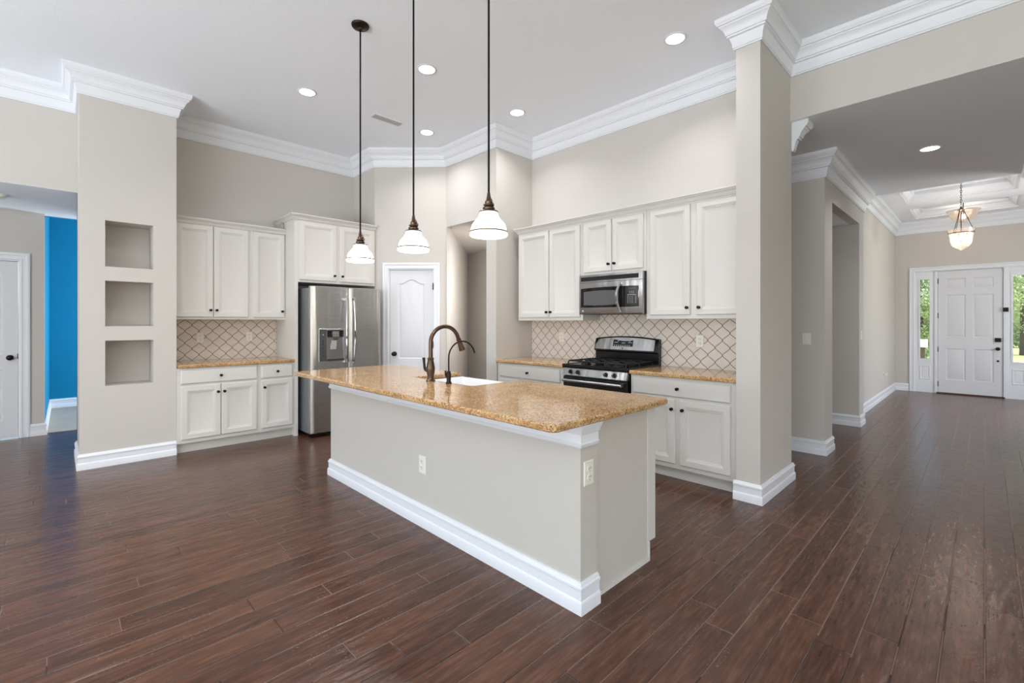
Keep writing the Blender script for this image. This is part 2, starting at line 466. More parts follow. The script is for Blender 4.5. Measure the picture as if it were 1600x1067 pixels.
# right column (end of the cabinet run), header, hall
bm = B(); box(bm, 3.745, 4.54, 1.172, 1.345, 0, CEIL)
struct(obj('wall_right_column', bm, M['wall']), 'beige column at the end of the right cabinets')
bm = B(); box(bm, 4.50, 4.58, -1.9, 1.1725, HC+.004, CEIL); box(bm, 4.50, 4.62, -5, -1.9, 0, CEIL)
struct(obj('wall_hall_header', bm, M['wall']), 'beige header over the wide hall opening')
HY = 1.145
bm = B()
wallrun(bm, [(5.60,3.1),(5.60,HY),(5.935,HY),(5.935,3.1)], 0, HC, .1)
wallrun(bm, [(5.935,HY),(7.46,HY)], 2.646, HC, .1)
wallrun(bm, [(7.46,3.1),(7.46,HY),(7.76,HY),(7.76,1.275),(12.1,1.275)], 0, FC, .1)
box(bm, 4.5, 7.6, 3.1, 3.2, 0, HC)
struct(obj('wall_hall', bm, M['wall']), 'beige wall along the hall with two openings')
struct(obj('ceiling_side_corridor', bx(5.935, 7.46, HY+.1, 3.1, 2.647, 2.72), M['ceiling']), 'low ceiling of the side corridor')
struct(obj('wall_corridor', bx(4.501, 4.58, 1.345, 3.1, 0, HC), M['wall']), 'beige wall of the side corridor')
# front door wall with three openings (door and two sidelights)
FX = 12.1
bm = B()
box(bm, FX, FX+.14, 1.03, 1.4, 0, FC+.3); box(bm, FX, FX+.14, -.62, 1.03, 2.40, FC+.3); box(bm, FX, FX+.14, -2.5, -.62, 0, FC+.3)
struct(obj('wall_front', bm, M['wall']), 'beige wall around the front door')
bm = B(); box(bm, 4.6, 9.0, -2.5, -2.4, 0, FC); box(bm, 10.3, 12.1, -2.5, -2.4, 0, FC); box(bm, 9.0, 10.3, -2.5, -2.4, 0, .6); box(bm, 9.0, 10.3, -2.5, -2.4, 2.4, FC)
box(bm, 7.5, 8.0, -2.4, -.42, 0, HC)
struct(obj('wall_foyer', bm, M['wall']), 'beige walls on the right of the foyer')
# foyer ceiling with two coffers
cof = [(9.12,10.12,-.36,.93),(10.62,11.70,-.42,.94)]
bm = B()
x_ = [8.0, cof[0][0], cof[0][1], cof[1][0], cof[1][1], 12.24]
for i in range(5):
    a, b = x_[i], x_[i+1]
    if i in (1, 3):
        c = cof[i//2]
        box(bm, a, b, -2.4, c[2], FC, FC+.22); box(bm, a, b, c[3], 1.4, FC, FC+.22)
    else: box(bm, a, b, -2.4, 1.4, FC, FC+.22)
box(bm, 7.98, 8.01, -2.4, 1.4, HC+.02, FC+.1)
struct(obj('ceiling_foyer', bm, M['grey']), 'grey foyer ceiling with two recessed coffers')
bm = B()
for c in cof: box(bm, c[0], c[1], c[2], c[3], FC+.16, FC+.22)
struct(obj('ceiling_coffers', bm, M['ceiling']), 'white panels inside the foyer coffers')
bm = B()
for c in cof: sweep(bm, [(c[0],c[2]),(c[0],c[3]),(c[1],c[3]),(c[1],c[2])], [(0,0),(.02,0),(.02,.02),(.05,.03),(.06,.05),(.10,.10),(.13,.11),(.13,.158),(0,.158)], FC, True)
struct(obj('trim_coffers', bm, M['trim']), 'white moulding inside the foyer coffers')
# left hall
LY = 7.97
bm = B()
box(bm, -4.5, -1.16, LY, LY+.12, 0, LH+.02); box(bm, -1.16, -.309, LY, LY+.12, 2.09, LH+.02); box(bm, -.309, -.103, LY, LY+.12, 0, LH+.02)
struct(obj('wall_left_hall', bm, M['wall']), 'beige wall of the left hall around its white door')
bm = B(); box(bm, .90, 1.0, 6.54, 8.1, 0, LH); box(bm, -4.6, -4.5, 6.42, 8.1, 0, CEIL)
struct(obj('wall_left_hall_end', bm, M['wall']), 'side walls of the left hall')
bm = B()
loft(bm, [[(-.25,LY+.12,z),(-.103,LY+.12,z),(-.08,10.34,z),(-.25,10.34,z)] for z in (0,3.05)]); box(bm, -.2, 2.6, 10.34, 10.45, 0, 3.05)
box(bm, 2.5, 2.6, 8.1, 8.35, 0, 3.05); box(bm, 2.5, 2.6, 9.65, 10.34, 0, 3.05); box(bm, 2.5, 2.6, 8.35, 9.65, 0, .85); box(bm, 2.5, 2.6, 8.35, 9.65, 2.15, 3.05)
box(bm, 1.0, 2.6, 8.0, 8.1, 0, 3.05); box(bm, -.2, 1.0, 8.1, 8.18, LH+.002, 3.05)
struct(obj('wall_blue_room', bm, M['blue']), 'bright blue painted walls of the far left room')
# family room walls behind the camera
bm = B()
for a, b in ((-5.1,-4.0),(-1.4,-.8),(1.8,2.4),(5.0,6.5)): box(bm, -4.62, -4.5, a, b, 0, CEIL)
for a, b in ((-4.0,-1.4),(-.8,1.8),(2.4,5.0)): box(bm, -4.62, -4.5, a, b, 2.45, CEIL)
struct(obj('wall_west', bm, M['wall']), 'family room wall with glass doors')
bm = B()
for a, b in ((-4.62,-3.7),(-1.1,.3),(2.9,4.62)): box(bm, a, b, -5.12, -5, 0, CEIL)
for a, b in ((-3.7,-1.1),(.3,2.9)): box(bm, a, b, -5.12, -5, 2.5, CEIL); box(bm, a, b, -5.12, -5, 0, .25)
struct(obj('wall_south', bm, M['wall']), 'family room wall with windows')
k = 4
for a, b in ((-4.0,-1.4),(-.8,1.8),(2.4,5.0)):
    bm = B()
    for y0, y1 in ((a,a+.07),(b-.07,b),((a+b)/2-.05,(a+b)/2+.05)): box(bm, -4.6, -4.54, y0, y1, 0, 2.45)
    box(bm, -4.6, -4.54, a, b, 2.38, 2.45); box(bm, -4.6, -4.54, a, b, 0, .06)
    struct(obj('window_%d' % k, bm, M['trim']), 'white glass door frame of the family room'); k += 1
for a, b in ((-3.7,-1.1),(.3,2.9)):
    bm = B()
    for x0, x1 in ((a,a+.07),(b-.07,b),((a+b)/2-.04,(a+b)/2+.04)): box(bm, x0, x1, -5.1, -5.04, .25, 2.5)
    box(bm, a, b, -5.1, -5.04, 2.43, 2.5); box(bm, a, b, -5.1, -5.04, .25, .32)
    struct(obj('window_%d' % k, bm, M['trim']), 'white window frame of the family room'); k += 1
# crowns and baseboards
struct(obj('trim_1', sweep(B(), KIT, crown(CEIL-CB, .118), CB, True), M['trim'], smooth=35), 'white crown moulding around the kitchen ceiling')
hcr = crown(.25, .125)
bm = B()
sweep(bm, [(5.60,3.0),(5.60,HY),(7.80,HY)], hcr, HC-.25)
struct(obj('trim_2', bm, M['trim'], smooth=35), 'white crown moulding along the hall')
struct(obj('trim_3', sweep(B(), [(4.545,1.1725),(4.582,1.1725),(4.582,3.0)], hcr, HC-.25), M['trim'], smooth=35), 'short white crown return under the header')
bm = B()
sweep(bm, [(7.76,1.275),(12.1,1.275),(12.1,-2.4)], crown(.225,.13), FC-.225)
struct(obj('trim_4', bm, M['trim'], smooth=35), 'white crown moulding of the foyer')
struct(obj('trim_5', sweep(B(), [(8.0,-.42),(7.5,-.42)], hcr, HC-.25), M['trim'], smooth=35), 'white crown moulding at the right of the hall')
struct(obj('baseboard_left', sweep(B(), [(.15,6.54),(.15,5.825),(.88,5.825)], BASE), M['trim'], smooth=35), 'white baseboard of the niche column')
struct(obj('baseboard_right', sweep(B(), [(3.745,1.362),(3.745,1.172),(4.56,1.172),(4.56,1.34)], BASE), M['trim'], smooth=35), 'white baseboard of the right column')
bm = B()
sweep(bm, [(5.60,3.1),(5.60,HY),(5.935,HY),(5.935,3.1)], BASE)
sweep(bm, [(7.46,3.1),(7.46,HY),(7.76,HY),(7.76,1.27)], BASE)
struct(obj('baseboard_hall', bm, M['trim'], smooth=35), 'white baseboards of the hall')
struct(obj('baseboard_foyer', sweep(B(), [(7.78,1.275),(12.1,1.275),(12.1,1.06)], BASE), M['trim'], smooth=35), 'white baseboard of the foyer')
struct(obj('baseboard_left_hall', sweep(B(), [(-.225,LY),(-.103,LY),(-.08,10.34),(2.5,10.34)], BASE), M['trim'], smooth=35), 'white baseboard of the left hall and blue room')

# ------------------------------------------------------------------ doors of the room
def casing(bm, x0, x1, z1, w=.085, t=.02, z0=0):
    """three-sided stepped casing around an opening, facing -y"""
    pr = [(0,.012),(.006,.018),(.02,.018),(.024,.013),(.05,.013),(.056,.02),(.074,.022),(.08,.018),(w,.018),(w,0),(0,0)]
    loops = []
    for (cx, cz, sx, sz) in ((x0,z0,-1,0),(x0,z1,-1,1),(x1,z1,1,1),(x1,z0,1,0)):
        loops.append([(cx+sx*o, -h, cz+sz*o) for o, h in pr])
    loft(bm, loops)
    return bm
def paneldoor(w, h, panels, th=.035):
    """slab facing -y with raised panels; panels = list of loop functions inset->points"""
    bm = B()
    fillholes(bm, [rect(0, w, 0, h, 0)]+[p(0, 0) for p in panels])
    for p in panels:
        loft(bm, [p(0,0), p(.008,.009), p(.02,.010), p(.042,.003)], caps=(False, True))
    box(bm, 0, w, .0105, th, 0, h)
    loft(bm, [rect(0, w, 0, h, 0), rect(0, w, 0, h, .011)], caps=(False, False))
    return bm
def rp(x0, x1, z0, z1): return lambda i, d: rect(x0+i, x1-i, z0+i, z1-i, d)
def ap(x0, x1, z0, z1, rise):
    def f(i, d):
        a, b = x0+i, x1-i; pts = [(a,d,z0+i),(b,d,z0+i)]
        for k in range(25):
            t = 1-k/24; x = a+(b-a)*t
            s = .5-.5*math.cos(2*PI*min(max((t-.06)/.88,0),1))
            pts.append((x, d, z1-i+rise*s))
        return pts
    return f
def knobm(r=.0145, l=.028):
    bm = B(); lathe(bm, [(0,0),(r*.9,0),(r*.85,-.003),(r*.45,-.006),(r*.42,-l*.5),(r*.9,-l*.62),(r,-l*.78),(r*.85,-l*.95),(0,-l)], 16, axis='Y')
    return bm
KNOB = None
def knob(parent, x, z, y=-.019):
    global KNOB
    if KNOB is None:
        KNOB = obj('knob', knobm(), M['black'], parent, smooth=50); o = KNOB
    else:
        o = KNOB.copy(); C.objects.link(o); o.parent = parent
    o.location = (x, y, z)
    return o
def doorknob(parent, x, z, y=0, mt=None):
    bm = B()
    lathe(bm, [(0,0),(.032,0),(.032,-.006),(.024,-.012),(.012,-.016),(.011,-.034),(.02,-.040),(.028,-.050),(.027,-.062),(.016,-.069),(0,-.07)], 24, (x,y,z), 'Y')
    return obj('door_knob', bm, M['black'], parent, smooth=50)

# pantry door on the diagonal
r = struct(bpy.data.objects.new('door_1', None), 'white arched panel pantry door in the diagonal wall'); C.objects.link(r)
p0 = dpt(DO0); r.location = (p0[0], p0[1], 0); r.rotation_euler = (0,0,ROT_D)
w = DO1-DO0
obj('door_casing', casing(B(), 0, w, DH, .08), M['trim'], r, smooth=30)
bm = B(); box(bm, 0, .012, 0, .1, 0, DH); box(bm, w-.012, w, 0, .1, 0, DH); box(bm, .012, w-.012, 0, .1, DH-.012, DH)
obj('door_jamb', bm, M['trim'], r)
dw = w-.03
slab = obj('door_slab', paneldoor(dw, DH-.025, [ap(.115, dw-.115, .86, 1.875, .06), rp(.115, dw-.115, .2, .72)]), M['door'], r, smooth=20); slab.location = (.015, .012, .008)
doorknob(slab, .062, .925)
for z in (1.84, 1.05, .25): obj('hinge', bx(dw-.006, dw+.012, -.012, .004, z-.045, z+.045), M['black'], slab)
# left hall door
r = struct(bpy.data.objects.new('door_2', None), 'white two panel door in the left hall'); C.objects.link(r)
r.location = (-1.16, LY, 0); w = .851
obj('door_casing', casing(B(), 0, w, 2.09), M['trim'], r, smooth=30)
bm = B(); box(bm, 0, .012, 0, .1, 0, 2.09); box(bm, w-.012, w, 0, .1, 0, 2.09); box(bm, .012, w-.012, 0, .1, 2.078, 2.09)
obj('door_jamb', bm, M['trim'], r)
slab = obj('door_slab', paneldoor(w-.03, 2.06, [rp(.12, w-.15, .97, 1.93), rp(.12, w-.15, .2, .80)]), M['door'], r, smooth=20); slab.location = (.015, .008, .012)
doorknob(slab, w-.095, .935)
obj('latch', bx(w-.036, w-.028, -.004, .004, .92, .98), M['black'], slab)
# front door and sidelights (frame x runs towards -Y from y=1.03)
r = struct(bpy.data.objects.new('door_3', None), 'white six panel front door'); C.objects.link(r)
r.location = (FX, .632, 0); r.rotation_euler = (0,0,ROT_R)
DWf, DHf = .865, 2.32
ps = [rp(.115,.38,1.98,2.17), rp(.48,.745,1.98,2.17), rp(.115,.38,1.06,1.86), rp(.48,.745,1.06,1.86), rp(.115,.38,.25,.84), rp(.48,.745,.25,.84)]
slab = obj('door_slab', paneldoor(DWf, DHf, ps, .045), M['door'], r, smooth=20); slab.location = (0, .02, .02)
obj('threshold', bx(-.02, DWf+.02, -.03, .12, 0, .022), mat('dark_sill', rgb(70,44,34), .5), r)
doorknob(slab, DWf-.065, .86)
bm = B(); box(bm, DWf-.105, DWf-.025, -.03, 0, .985, 1.06); o = obj('keypad_lock', bm, M['black'], slab, bevel=.006)
bm = B(); lathe(bm, [(0,0),(.018,0),(.018,-.01),(0,-.012)], 16, (DWf-.065,0,.64), 'Y'); obj('lock_cylinder', bm, M['black'], slab, smooth=50)
for z in (2.13, 1.47, .82, .16): obj('hinge', bx(-.012, .008, -.014, .004, z-.05, z+.05), M['black'], slab)
bm = B()
x0, x1, zt = -.40, DWf+.40, 2.40
casing(bm, x0+.06, x1-.06, 2.352, .075)
for a, b in ((-.045,-.004),(DWf+.004,DWf+.045),(x0+.02,x0+.07),(x1-.07,x1-.02)): box(bm, a, b, -.006, .12, 0, 2.352)
box(bm, x0+.02, x1-.02, -.006, .12, 2.344, 2.40)
box(bm, -.044, .025, .068, .119, .021, 2.343); box(bm, DWf-.025, DWf+.044, .068, .119, .021, 2.343); box(bm, .025, DWf-.025, .068, .119, 2.30, 2.343)
obj('door_frame', bm, M['trim'], r, smooth=30)
for i, (a, b) in enumerate(((x0+.07,-.045),(DWf+.045,x1-.07))):
    wr = struct(bpy.data.objects.new('window_%d' % (i+1), None), ('narrow glass sidelight left of the front door', 'narrow glass sidelight right of the front door')[i]); C.objects.link(wr)
    wr.location = (FX, .632-a, 0); wr.rotation_euler = (0,0,ROT_R); ww = b-a
    bm = B()
    box(bm, 0, .065, .015, .06, 0, 2.344); box(bm, ww-.065, ww, .015, .06, 0, 2.344); box(bm, .065, ww-.065, .015, .06, 2.2, 2.344)
    box(bm, .065, ww-.065, .015, .06, 0, .65)
    rings(bm, .06, ww-.06, .25, .53, [(0,0),(.006,.008),(.02,.008),(.032,.0),(.05,.004)], .015)
    for q in ((.05,.075,.63,2.22),(ww-.075,ww-.05,.63,2.22)): box(bm, q[0], q[1], .003, .014, q[2], q[3])
    box(bm, .075, ww-.075, .003, .014, .63, .655); box(bm, .075, ww-.075, .003, .014, 2.195, 2.22)
    obj('window_frame', bm, M['trim'], wr)
    obj('pane', bx(.06, ww-.06, .035, .041, .64, 2.21), M['glass'], wr)
t = thing('door_chime_sensor', 'small square black device on the frame right of the front door', 'sensor', (FX-.012, .632-DWf-.03, 1.55), ROT_R)
obj('housing', bx(-.035, .035, -.02, 0, 0, .075), M['black'], t, bevel=.005)
obj('lens', lathe(B(), [(0,0),(.012,0),(.01,-.004),(0,-.005)], 16, (0,-.02,.038), 'Y'), M['blackglass'], t)

# ------------------------------------------------------------------ cabinets (front = local y 0, depth +y, x to the viewer's right)
def cab_door(parent, x0, x1, z0, z1, kx, kz):
    d = obj('door', rings(B(), x0, x1, z0, z1, DOORP), M['cab'], parent, smooth=25)
    knob(d, kx, kz)
    return d
def cab_drawer(parent, x0, x1, z0, z1):
    d = obj('drawer', rings(B(), x0, x1, z0, z1, DRAWP), M['cab'], parent, smooth=25)
    knob(d, (x0+x1)/2, (z0+z1)/2)
    return d
def base_cab(label, loc, rot, w, drawers, doors, d=.60, zt=.885):
    t = thing('base_cabinet', label, 'cabinet', loc, rot, 'lower kitchen cabinets')
    obj('carcass', bx(0, w, 0, d, .108, zt), M['cab'], t)
    obj('toe_board', bx(0, w, .075, .09, 0, .108), M['plinth'], t)
    for a, b in drawers: cab_drawer(t, a, b, .72, .864)
    for a, b, k in doors: cab_door(t, a, b, .148, .698, b-.025 if k > 0 else a+.028, .616)
    return t
def wall_cab(label, loc, rot, w, h, d, doors, z0d, z1d, kz):
    t = thing('wall_cabinet', label, 'cabinet', loc, rot, 'upper kitchen cabinets')
    obj('carcass', bx(0, w, 0, d, 0, h), M['cab'], t)
    for a, b, k in doors: cab_door(t, a, b, z0d, z1d, b-.026 if k > 0 else a+.026, kz)
    return t
LYF = 5.795
base_cab('white double door base cabinet with one wide drawer, beside the niche column', (.881,LYF,0), 0, .764, [(.03,.743)], [(.033,.385,1),(.391,.741,-1)], .62)
base_cab('narrow white single door base cabinet beside the refrigerator panel', (1.646,LYF,0), 0, .383, [(.024,.364)], [(.026,.364,-1)], .62)
base_cab('white base cabinet with wide drawer and two doors between range and right column', (3.79,2.288,0), ROT_R, .94, [(.022,.89)], [(.022,.43,1),(.473,.89,-1)])
base_cab('white base cabinet left of the range, mostly hidden behind the island', (3.79,4.105,0), ROT_R, 1.03, [(.05,.975)], [(.05,.505,1),(.515,.975,-1)])
wall_cab('tall white double door wall cabinet beside the niche column', (.881,6.09,1.393), 0, .759, 1.052, .33, [(.03,.376,1),(.383,.732,-1)], .026, 1.045, .103)
wall_cab('narrow white single door wall cabinet left of the refrigerator panel', (1.641,6.09,1.393), 0, .388, 1.052, .33, [(.024,.372,1)], .026, 1.045, .1)
wall_cab('white double door wall cabinet left of the microwave', (4.07,4.03,1.382), ROT_R, .98, 1.06, .33, [(.025,.503,1),(.513,.95,-1)], .035, 1.04, .095)
wall_cab('short white double door wall cabinet above the microwave', (4.07,3.048,1.86), ROT_R, .757, .582, .33, [(.02,.366,1),(.384,.73,-1)], .03, .562, .10)
wall_cab('large white double door wall cabinet against the right column', (4.07,2.288,1.393), ROT_R, .938, 1.049, .33, [(.04,.437,1),(.493,.90,-1)], .035, 1.032, .1)
# refrigerator surround
t = thing('refrigerator_cabinet', 'white cabinet over the refrigerator with a floor length side panel', 'cabinet', (2.03,5.78,0), 0)
obj('side_panel', bx(0, .04, 0, .63, 0, 2.60), M['cab'], t)
obj('carcass', bx(.0405, 1.045, 0, .63, 1.848, 2.60), M['cab'], t)
cab_door(t, .058, .508, 1.876, 2.585, .48, 1.945)
cab_door(t, .553, 1.025, 1.876, 2.585, .582, 1.945)
CORN = [(0,0),(.010,0),(.010,.010),(.016,.012),(.016,.019),(.020,.026),(.027,.034),(.036,.039),(.036,.045),(.043,.047),(.046,.052),(.046,.062),(0,.062)]
def cornice(label, path, z):
    tag(obj('cabinet_cornice', sweep(B(), path, CORN, z), M['cab'], smooth=30), label, 'moulding', 'cabinet top mouldings')
cornice('white cornice along the top of the left wall cabinets', [(.882,6.088),(2.03,6.088)], 2.446)
cornice('white cornice on top of the refrigerator cabinet', [(2.029,6.41),(2.029,5.778),(3.08,5.778)], 2.601)
cornice('long white cornice along the top of the right wall cabinets', [(4.398,4.032),(4.068,4.032),(4.068,1.348)], 2.443)
# wire loop lying on top of the left cabinets
bm = B(); tube(bm, [(0,0,0),(-.004,0,.05),(.008,0,.085),(.03,.01,.085),(.034,.01,.04),(.03,.01,0)], .006, 8)
o = obj('wire_bracket', bm, mat('beige_wire', rgb(176,160,146), .5), smooth=60); o.location = (1.99,6.12,2.51)
tag(o, 'small bent wire standing on top of the left wall cabinets', 'wire')

# backsplashes
def splash(label, loc, rot, w, z0, z1):
    o = obj('backsplash', bx(0, w, -.008, 0, 0, z1-z0), M['tile'], loc=(loc[0],loc[1],z0), rotz=rot)
    tag(o, label, 'backsplash', 'lantern tile backsplashes')
splash('cream lantern tile backsplash above the left worktop', (.882,6.419), 0, 1.147, .921, 1.392)
splash('long cream lantern tile backsplash behind the range', (4.399,4.108), ROT_R, 2.76, .921, 1.86)

# worktops
def slab_top(name, label, poly, z0=.886, z1=.921, loc=(0,0,0)):
    bm = B(); prism(bm, poly, [(.007,z0),(0,z0+.007),(0,z1-.007),(.007,z1)])
    o = obj(name, bm, M['granite'], smooth=30)
    return tag(o, label, 'worktop', 'granite worktops')
slab_top('worktop', 'golden granite worktop on the left base cabinets', [(.884,5.762),(.884,6.41),(2.029,6.41),(2.029,5.762)])
slab_top('worktop', 'golden granite worktop between the range and the right column', [(3.752,1.348),(3.752,2.288),(4.39,2.288),(4.39,1.348)])
slab_top('worktop', 'short golden granite worktop left of the range', [(3.752,3.076),(3.752,4.108),(4.39,4.108),(4.39,3.076)])
def arc(cx, cy, r, a0, a1, n=6): return [(cx+r*math.cos(math.radians(a0+(a1-a0)*k/n)), cy+r*math.sin(math.radians(a0+(a1-a0)*k/n))) for k in range(n+1)]
IX0, IX1, IY0, IY1 = 1.505, 2.535, 1.278, 4.33
rr = .035
poly = arc(IX0+rr,IY0+rr,rr,270,180)+arc(IX0+rr,IY1-rr,rr,180,90)+arc(IX1-rr,IY1-rr,rr,90,0)+[(IX1,3.232)]+arc(2.05+.02,3.232-.02,.02,90,180,4)+arc(2.05+.02,2.482+.02,.02,180,270,4)+[(IX1,2.482)]+arc(IX1-rr,IY0+rr,rr,0,-90)
# clockwise order: start bottom-left corner going up the -X side
slab_top('island_worktop', 'long golden granite island worktop with a notch for the sink', poly)

# ------------------------------------------------------------------ island
t = thing('kitchen_island', 'long beige and white kitchen island on the plank floor', 'island', (1.75,1.325,0), 0)
def P2(p): return [(x-1.75, y-1.325) for x, y in p]
obj('knee_wall', bx(0, .13, 0, 2.77, 0, .885), M['panel'], t)
bm = B(); box(bm, .1305, .665, .024, .042, .0, .885); box(bm, .1305, .665, 2.73, 2.745, 0, .885)
obj('end_panel', bx(.1305, .665, .024, .042, .0, .885), M['panel'], t)
bm = B(); box(bm, .1305, .668, .0425, 1.13, .108, .885); box(bm, .1305, .668, 1.93, 2.745, .108, .885); box(bm, .1305, .668, 1.13, 1.93, .108, .64)
obj('carcass', bm, M['cab'], t)
obj('toe_board', bx(.60, .615, .05, 2.74, 0, .108), M['plinth'], t)
bm = B(); box(bm, .655, .74, .020, .043, .108, .885); obj('panel_stile', bm, M['cab'], t)
bm = B(); box(bm, .15, .669, .014, .0235, 0, .022); box(bm, .660, .669, .014, .0235, .022, .1075)
obj('shoe_moulding', bm, M['cab'], t)
TT = [(0,0),(.010,0),(.014,.006),(.016,.018),(.010,.022),(.010,.062),(.018,.068),(.020,.076),(.034,.10),(.036,.113),(0,.113)]
obj('top_moulding', sweep(B(), P2([(1.88,4.095),(1.75,4.095),(1.75,1.325),(1.88,1.325)][::-1])[::-1], TT, .772), M['trim'], t, smooth=30)
obj('base_moulding', sweep(B(), P2([(1.88,4.095),(1.75,4.095),(1.75,1.325),(1.882,1.325)]), BASE), M['trim'], t, smooth=30)
# kitchen side doors (face +x)
for i, (a, b) in enumerate(((.06,.55),(.56,1.1),(1.96,2.34),(2.35,2.73))):
    d = obj('door', rings(B(), a, b, .148, .864, DOORP), M['cab'], t, smooth=25); d.location = (.668,0,0); d.rotation_euler = (0,0,PI/2)
    knob(d, b-.03 if i % 2 == 0 else a+.03, .75)

# sink
t = thing('farmhouse_sink', 'white apron front sink let into the island worktop', 'sink', (2.055,2.485,0), 0)
bm = B(); sw, sd = .50, .744
def sr(i, z): return [(i,i,z),(sw-i,i,z),(sw-i,sd-i,z),(i,sd-i,z)]
loft(bm, [sr(0,.645), sr(0,.875), sr(.006,.884), sr(.022,.884), sr(.03,.874), sr(.04,.68)], caps=(True, True))
obj('basin', bm, M['sink'], t, smooth=40)
obj('drain', lathe(B(), [(0,0),(.04,0),(.038,.004),(.02,.003),(0,.002)], 24, (sw/2,sd/2,.681)), M['chrome'], t, smooth=50)

# faucets
def arcpts(cx, cz, r, a0, a1, n, y=0): return [(cx+r*math.cos(math.radians(a0+(a1-a0)*k/n)), y, cz+r*math.sin(math.radians(a0+(a1-a0)*k/n))) for k in range(n+1)]
t = thing('kitchen_faucet', 'large bronze gooseneck faucet on the island, left of the sink tap', 'faucet', (1.995,2.90,.9212), math.radians(-6))
obj('body', lathe(B(), [(0,0),(.034,0),(.034,.008),(.026,.014),(.025,.04),(.031,.075),(.032,.10),(.026,.135),(.021,.158),(.025,.163),(.025,.172),(.0175,.178),(0,.178)], 28), M['bronze'], t, smooth=40)
R_ = .122
pts = [(0,0,.17),(0,0,.22),(0,0,.26)]+arcpts(R_, .285, R_, 180, 18, 22)
obj('spout', tube(B(), pts, .0155, 14), M['bronze'], t, smooth=60)
e = Vector(pts[-1]); d = (Vector(pts[-1])-Vector(pts[-2])).normalized()
hp = [e, e+d*.012, e+d*.014, e+d*.03, e+d*.035, e+d*.05, e+d*.095, e+d*.108, e+d*.11]
obj('spray_head', tube(B(), hp, [.0155,.0155,.019,.019,.0165,.019,.024,.025,.02], 16), M['bronze'], t, smooth=40)
obj('handle', tube(B(), [(0,.02,.07),(0,.05,.075),(-.004,.072,.082),(-.008,.082,.1),(-.01,.084,.13),(-.012,.086,.172)], [.018,.015,.014,.010,.009,.012], 12), M['bronze_dark'], t, smooth=50)
t = thing('filter_faucet', 'slim dark filter tap with thin curved spout on the island', 'faucet', (2.005,2.69,.9212), math.radians(-4))
obj('body', lathe(B(), [(0,0),(.022,0),(.021,.006),(.014,.02),(.017,.05),(.018,.065),(.013,.085),(.008,.092),(0,.092)], 24), M['bronze_dark'], t, smooth=40)
R_ = .115
obj('spout', tube(B(), [(0,0,.085),(0,0,.13)]+arcpts(R_, .185, R_, 180, 12, 22), .0058, 10), M['bronze_dark'], t, smooth=60)
obj('handle', tube(B(), [(0,.01,.05),(0,.035,.052),(0,.04,.058),(0,.042,.09)], [.009,.009,.006,.007], 10), M['bronze_dark'], t, smooth=50)

# ------------------------------------------------------------------ outlets and switches (local -y towards viewer)
def outlet(label, loc, rot, w=.075, h=.118, kind='outlet', grp='electrical outlets'):
    t = thing('electrical_outlet' if kind == 'outlet' else 'light_switch', label, 'outlet' if kind == 'outlet' else 'switch', loc, rot, grp)
    obj('plate', rings(B(), -w/2, w/2, -h/2, h/2, [(0,0),(0,.003),(.004,.006)]), M['plate'], t)
    if kind == 'outlet':
        for s in (-1, 1):
            o = obj('socket', lathe(B(), [(.0165,0),(.0165,-.0085),(.0155,-.0095),(0,-.0095)], 20, (0,0,s*.0205), 'Y'), M['plate'], t, smooth=40)
            bm = B(); box(bm, -.008, -.0055, -.0105, -.009, s*.0205-.001, s*.0205+.009); box(bm, .0055, .008, -.0105, -.009, s*.0205-.001, s*.0205+.009); box(bm, -.002, .002, -.0105, -.009, s*.0205-.011, s*.0205-.007)
            obj('slots', bm, M['slot'], o)
    elif kind == 'switch':
        obj('rocker', rings(B(), -.017, .017, -.034, .034, [(0,0),(0,.007),(.003,.009)]), M['plate'], t)
    return t
outlet('white outlet low on the long face of the island', (1.7495,2.637,.408), ROT_R)
outlet('white outlet on the narrow end of the island', (1.81,1.3245,.643), 0)
outlet('white outlet on the left backsplash, nearer the niche column', (1.195,6.4105,1.182), 0)
outlet('white outlet on the left backsplash, nearer the refrigerator', (1.71,6.4105,1.184), 0)
outlet('pale outlet on the tiles left of the range', (4.3905,3.61,1.178), ROT_R)
outlet('white outlet on the tiles right of the range', (4.3905,1.909,1.18), ROT_R)
outlet('white rocker light switch on the first hall column', (5.5995,1.305,1.187), ROT_R, .08, .122, 'switch', 'light switches')
outlet('white light switch on the second hall column edge', (7.60,HY-.0005,1.19), 0, .075, .122, 'switch', 'light switches')
t = outlet('white outlet with a plug low on the foyer wall', (10.55,1.2745,.41), 0, .08, .12)
obj('plug', bx(-.035, .035, -.055, -.01, .0, .05), M['plate'], t, bevel=.006)

# ------------------------------------------------------------------ refrigerator
t = thing('refrigerator', 'stainless steel side by side refrigerator with water dispenser', 'refrigerator', (2.116,5.505,0), 0)
FW = .89; SP = .462; FH = 1.79
obj('body', bx(.004, FW-.004, .085, .80, .045, FH-.02), M['steelside'], t, bevel=.004)
obj('gasket', bx(.01, FW-.01, .062, .0845, .05, FH-.03), M['gasket'], t)
obj('kick_plate', bx(.01, FW-.01, .07, .1, .012, .045), M['enamel'], t)
def curved(x0, x1, z0, z1, bulge=.014):
    bm = B(); n = 14; loops = []
    for i in range(n+1):
        u = i/n; x = x0+(x1-x0)*u
        e = min(u, 1-u); y = .012 - bulge*(1-(2*u-1)**2) - .012*min(1, e/.04)
        loops.append([(x, y+.012, z0), (x, y, z0+.008), (x, y, z1-.008), (x, y+.012, z1), (x, .06, z1), (x, .06, z0)])
    loft(bm, loops)
    return bm
dl = obj('door', curved(0, SP-.003, .05, FH), M['steel'], t, smooth=35)
dr = obj('door', curved(SP+.003, FW, .05, FH), M['steel'], t, smooth=35)
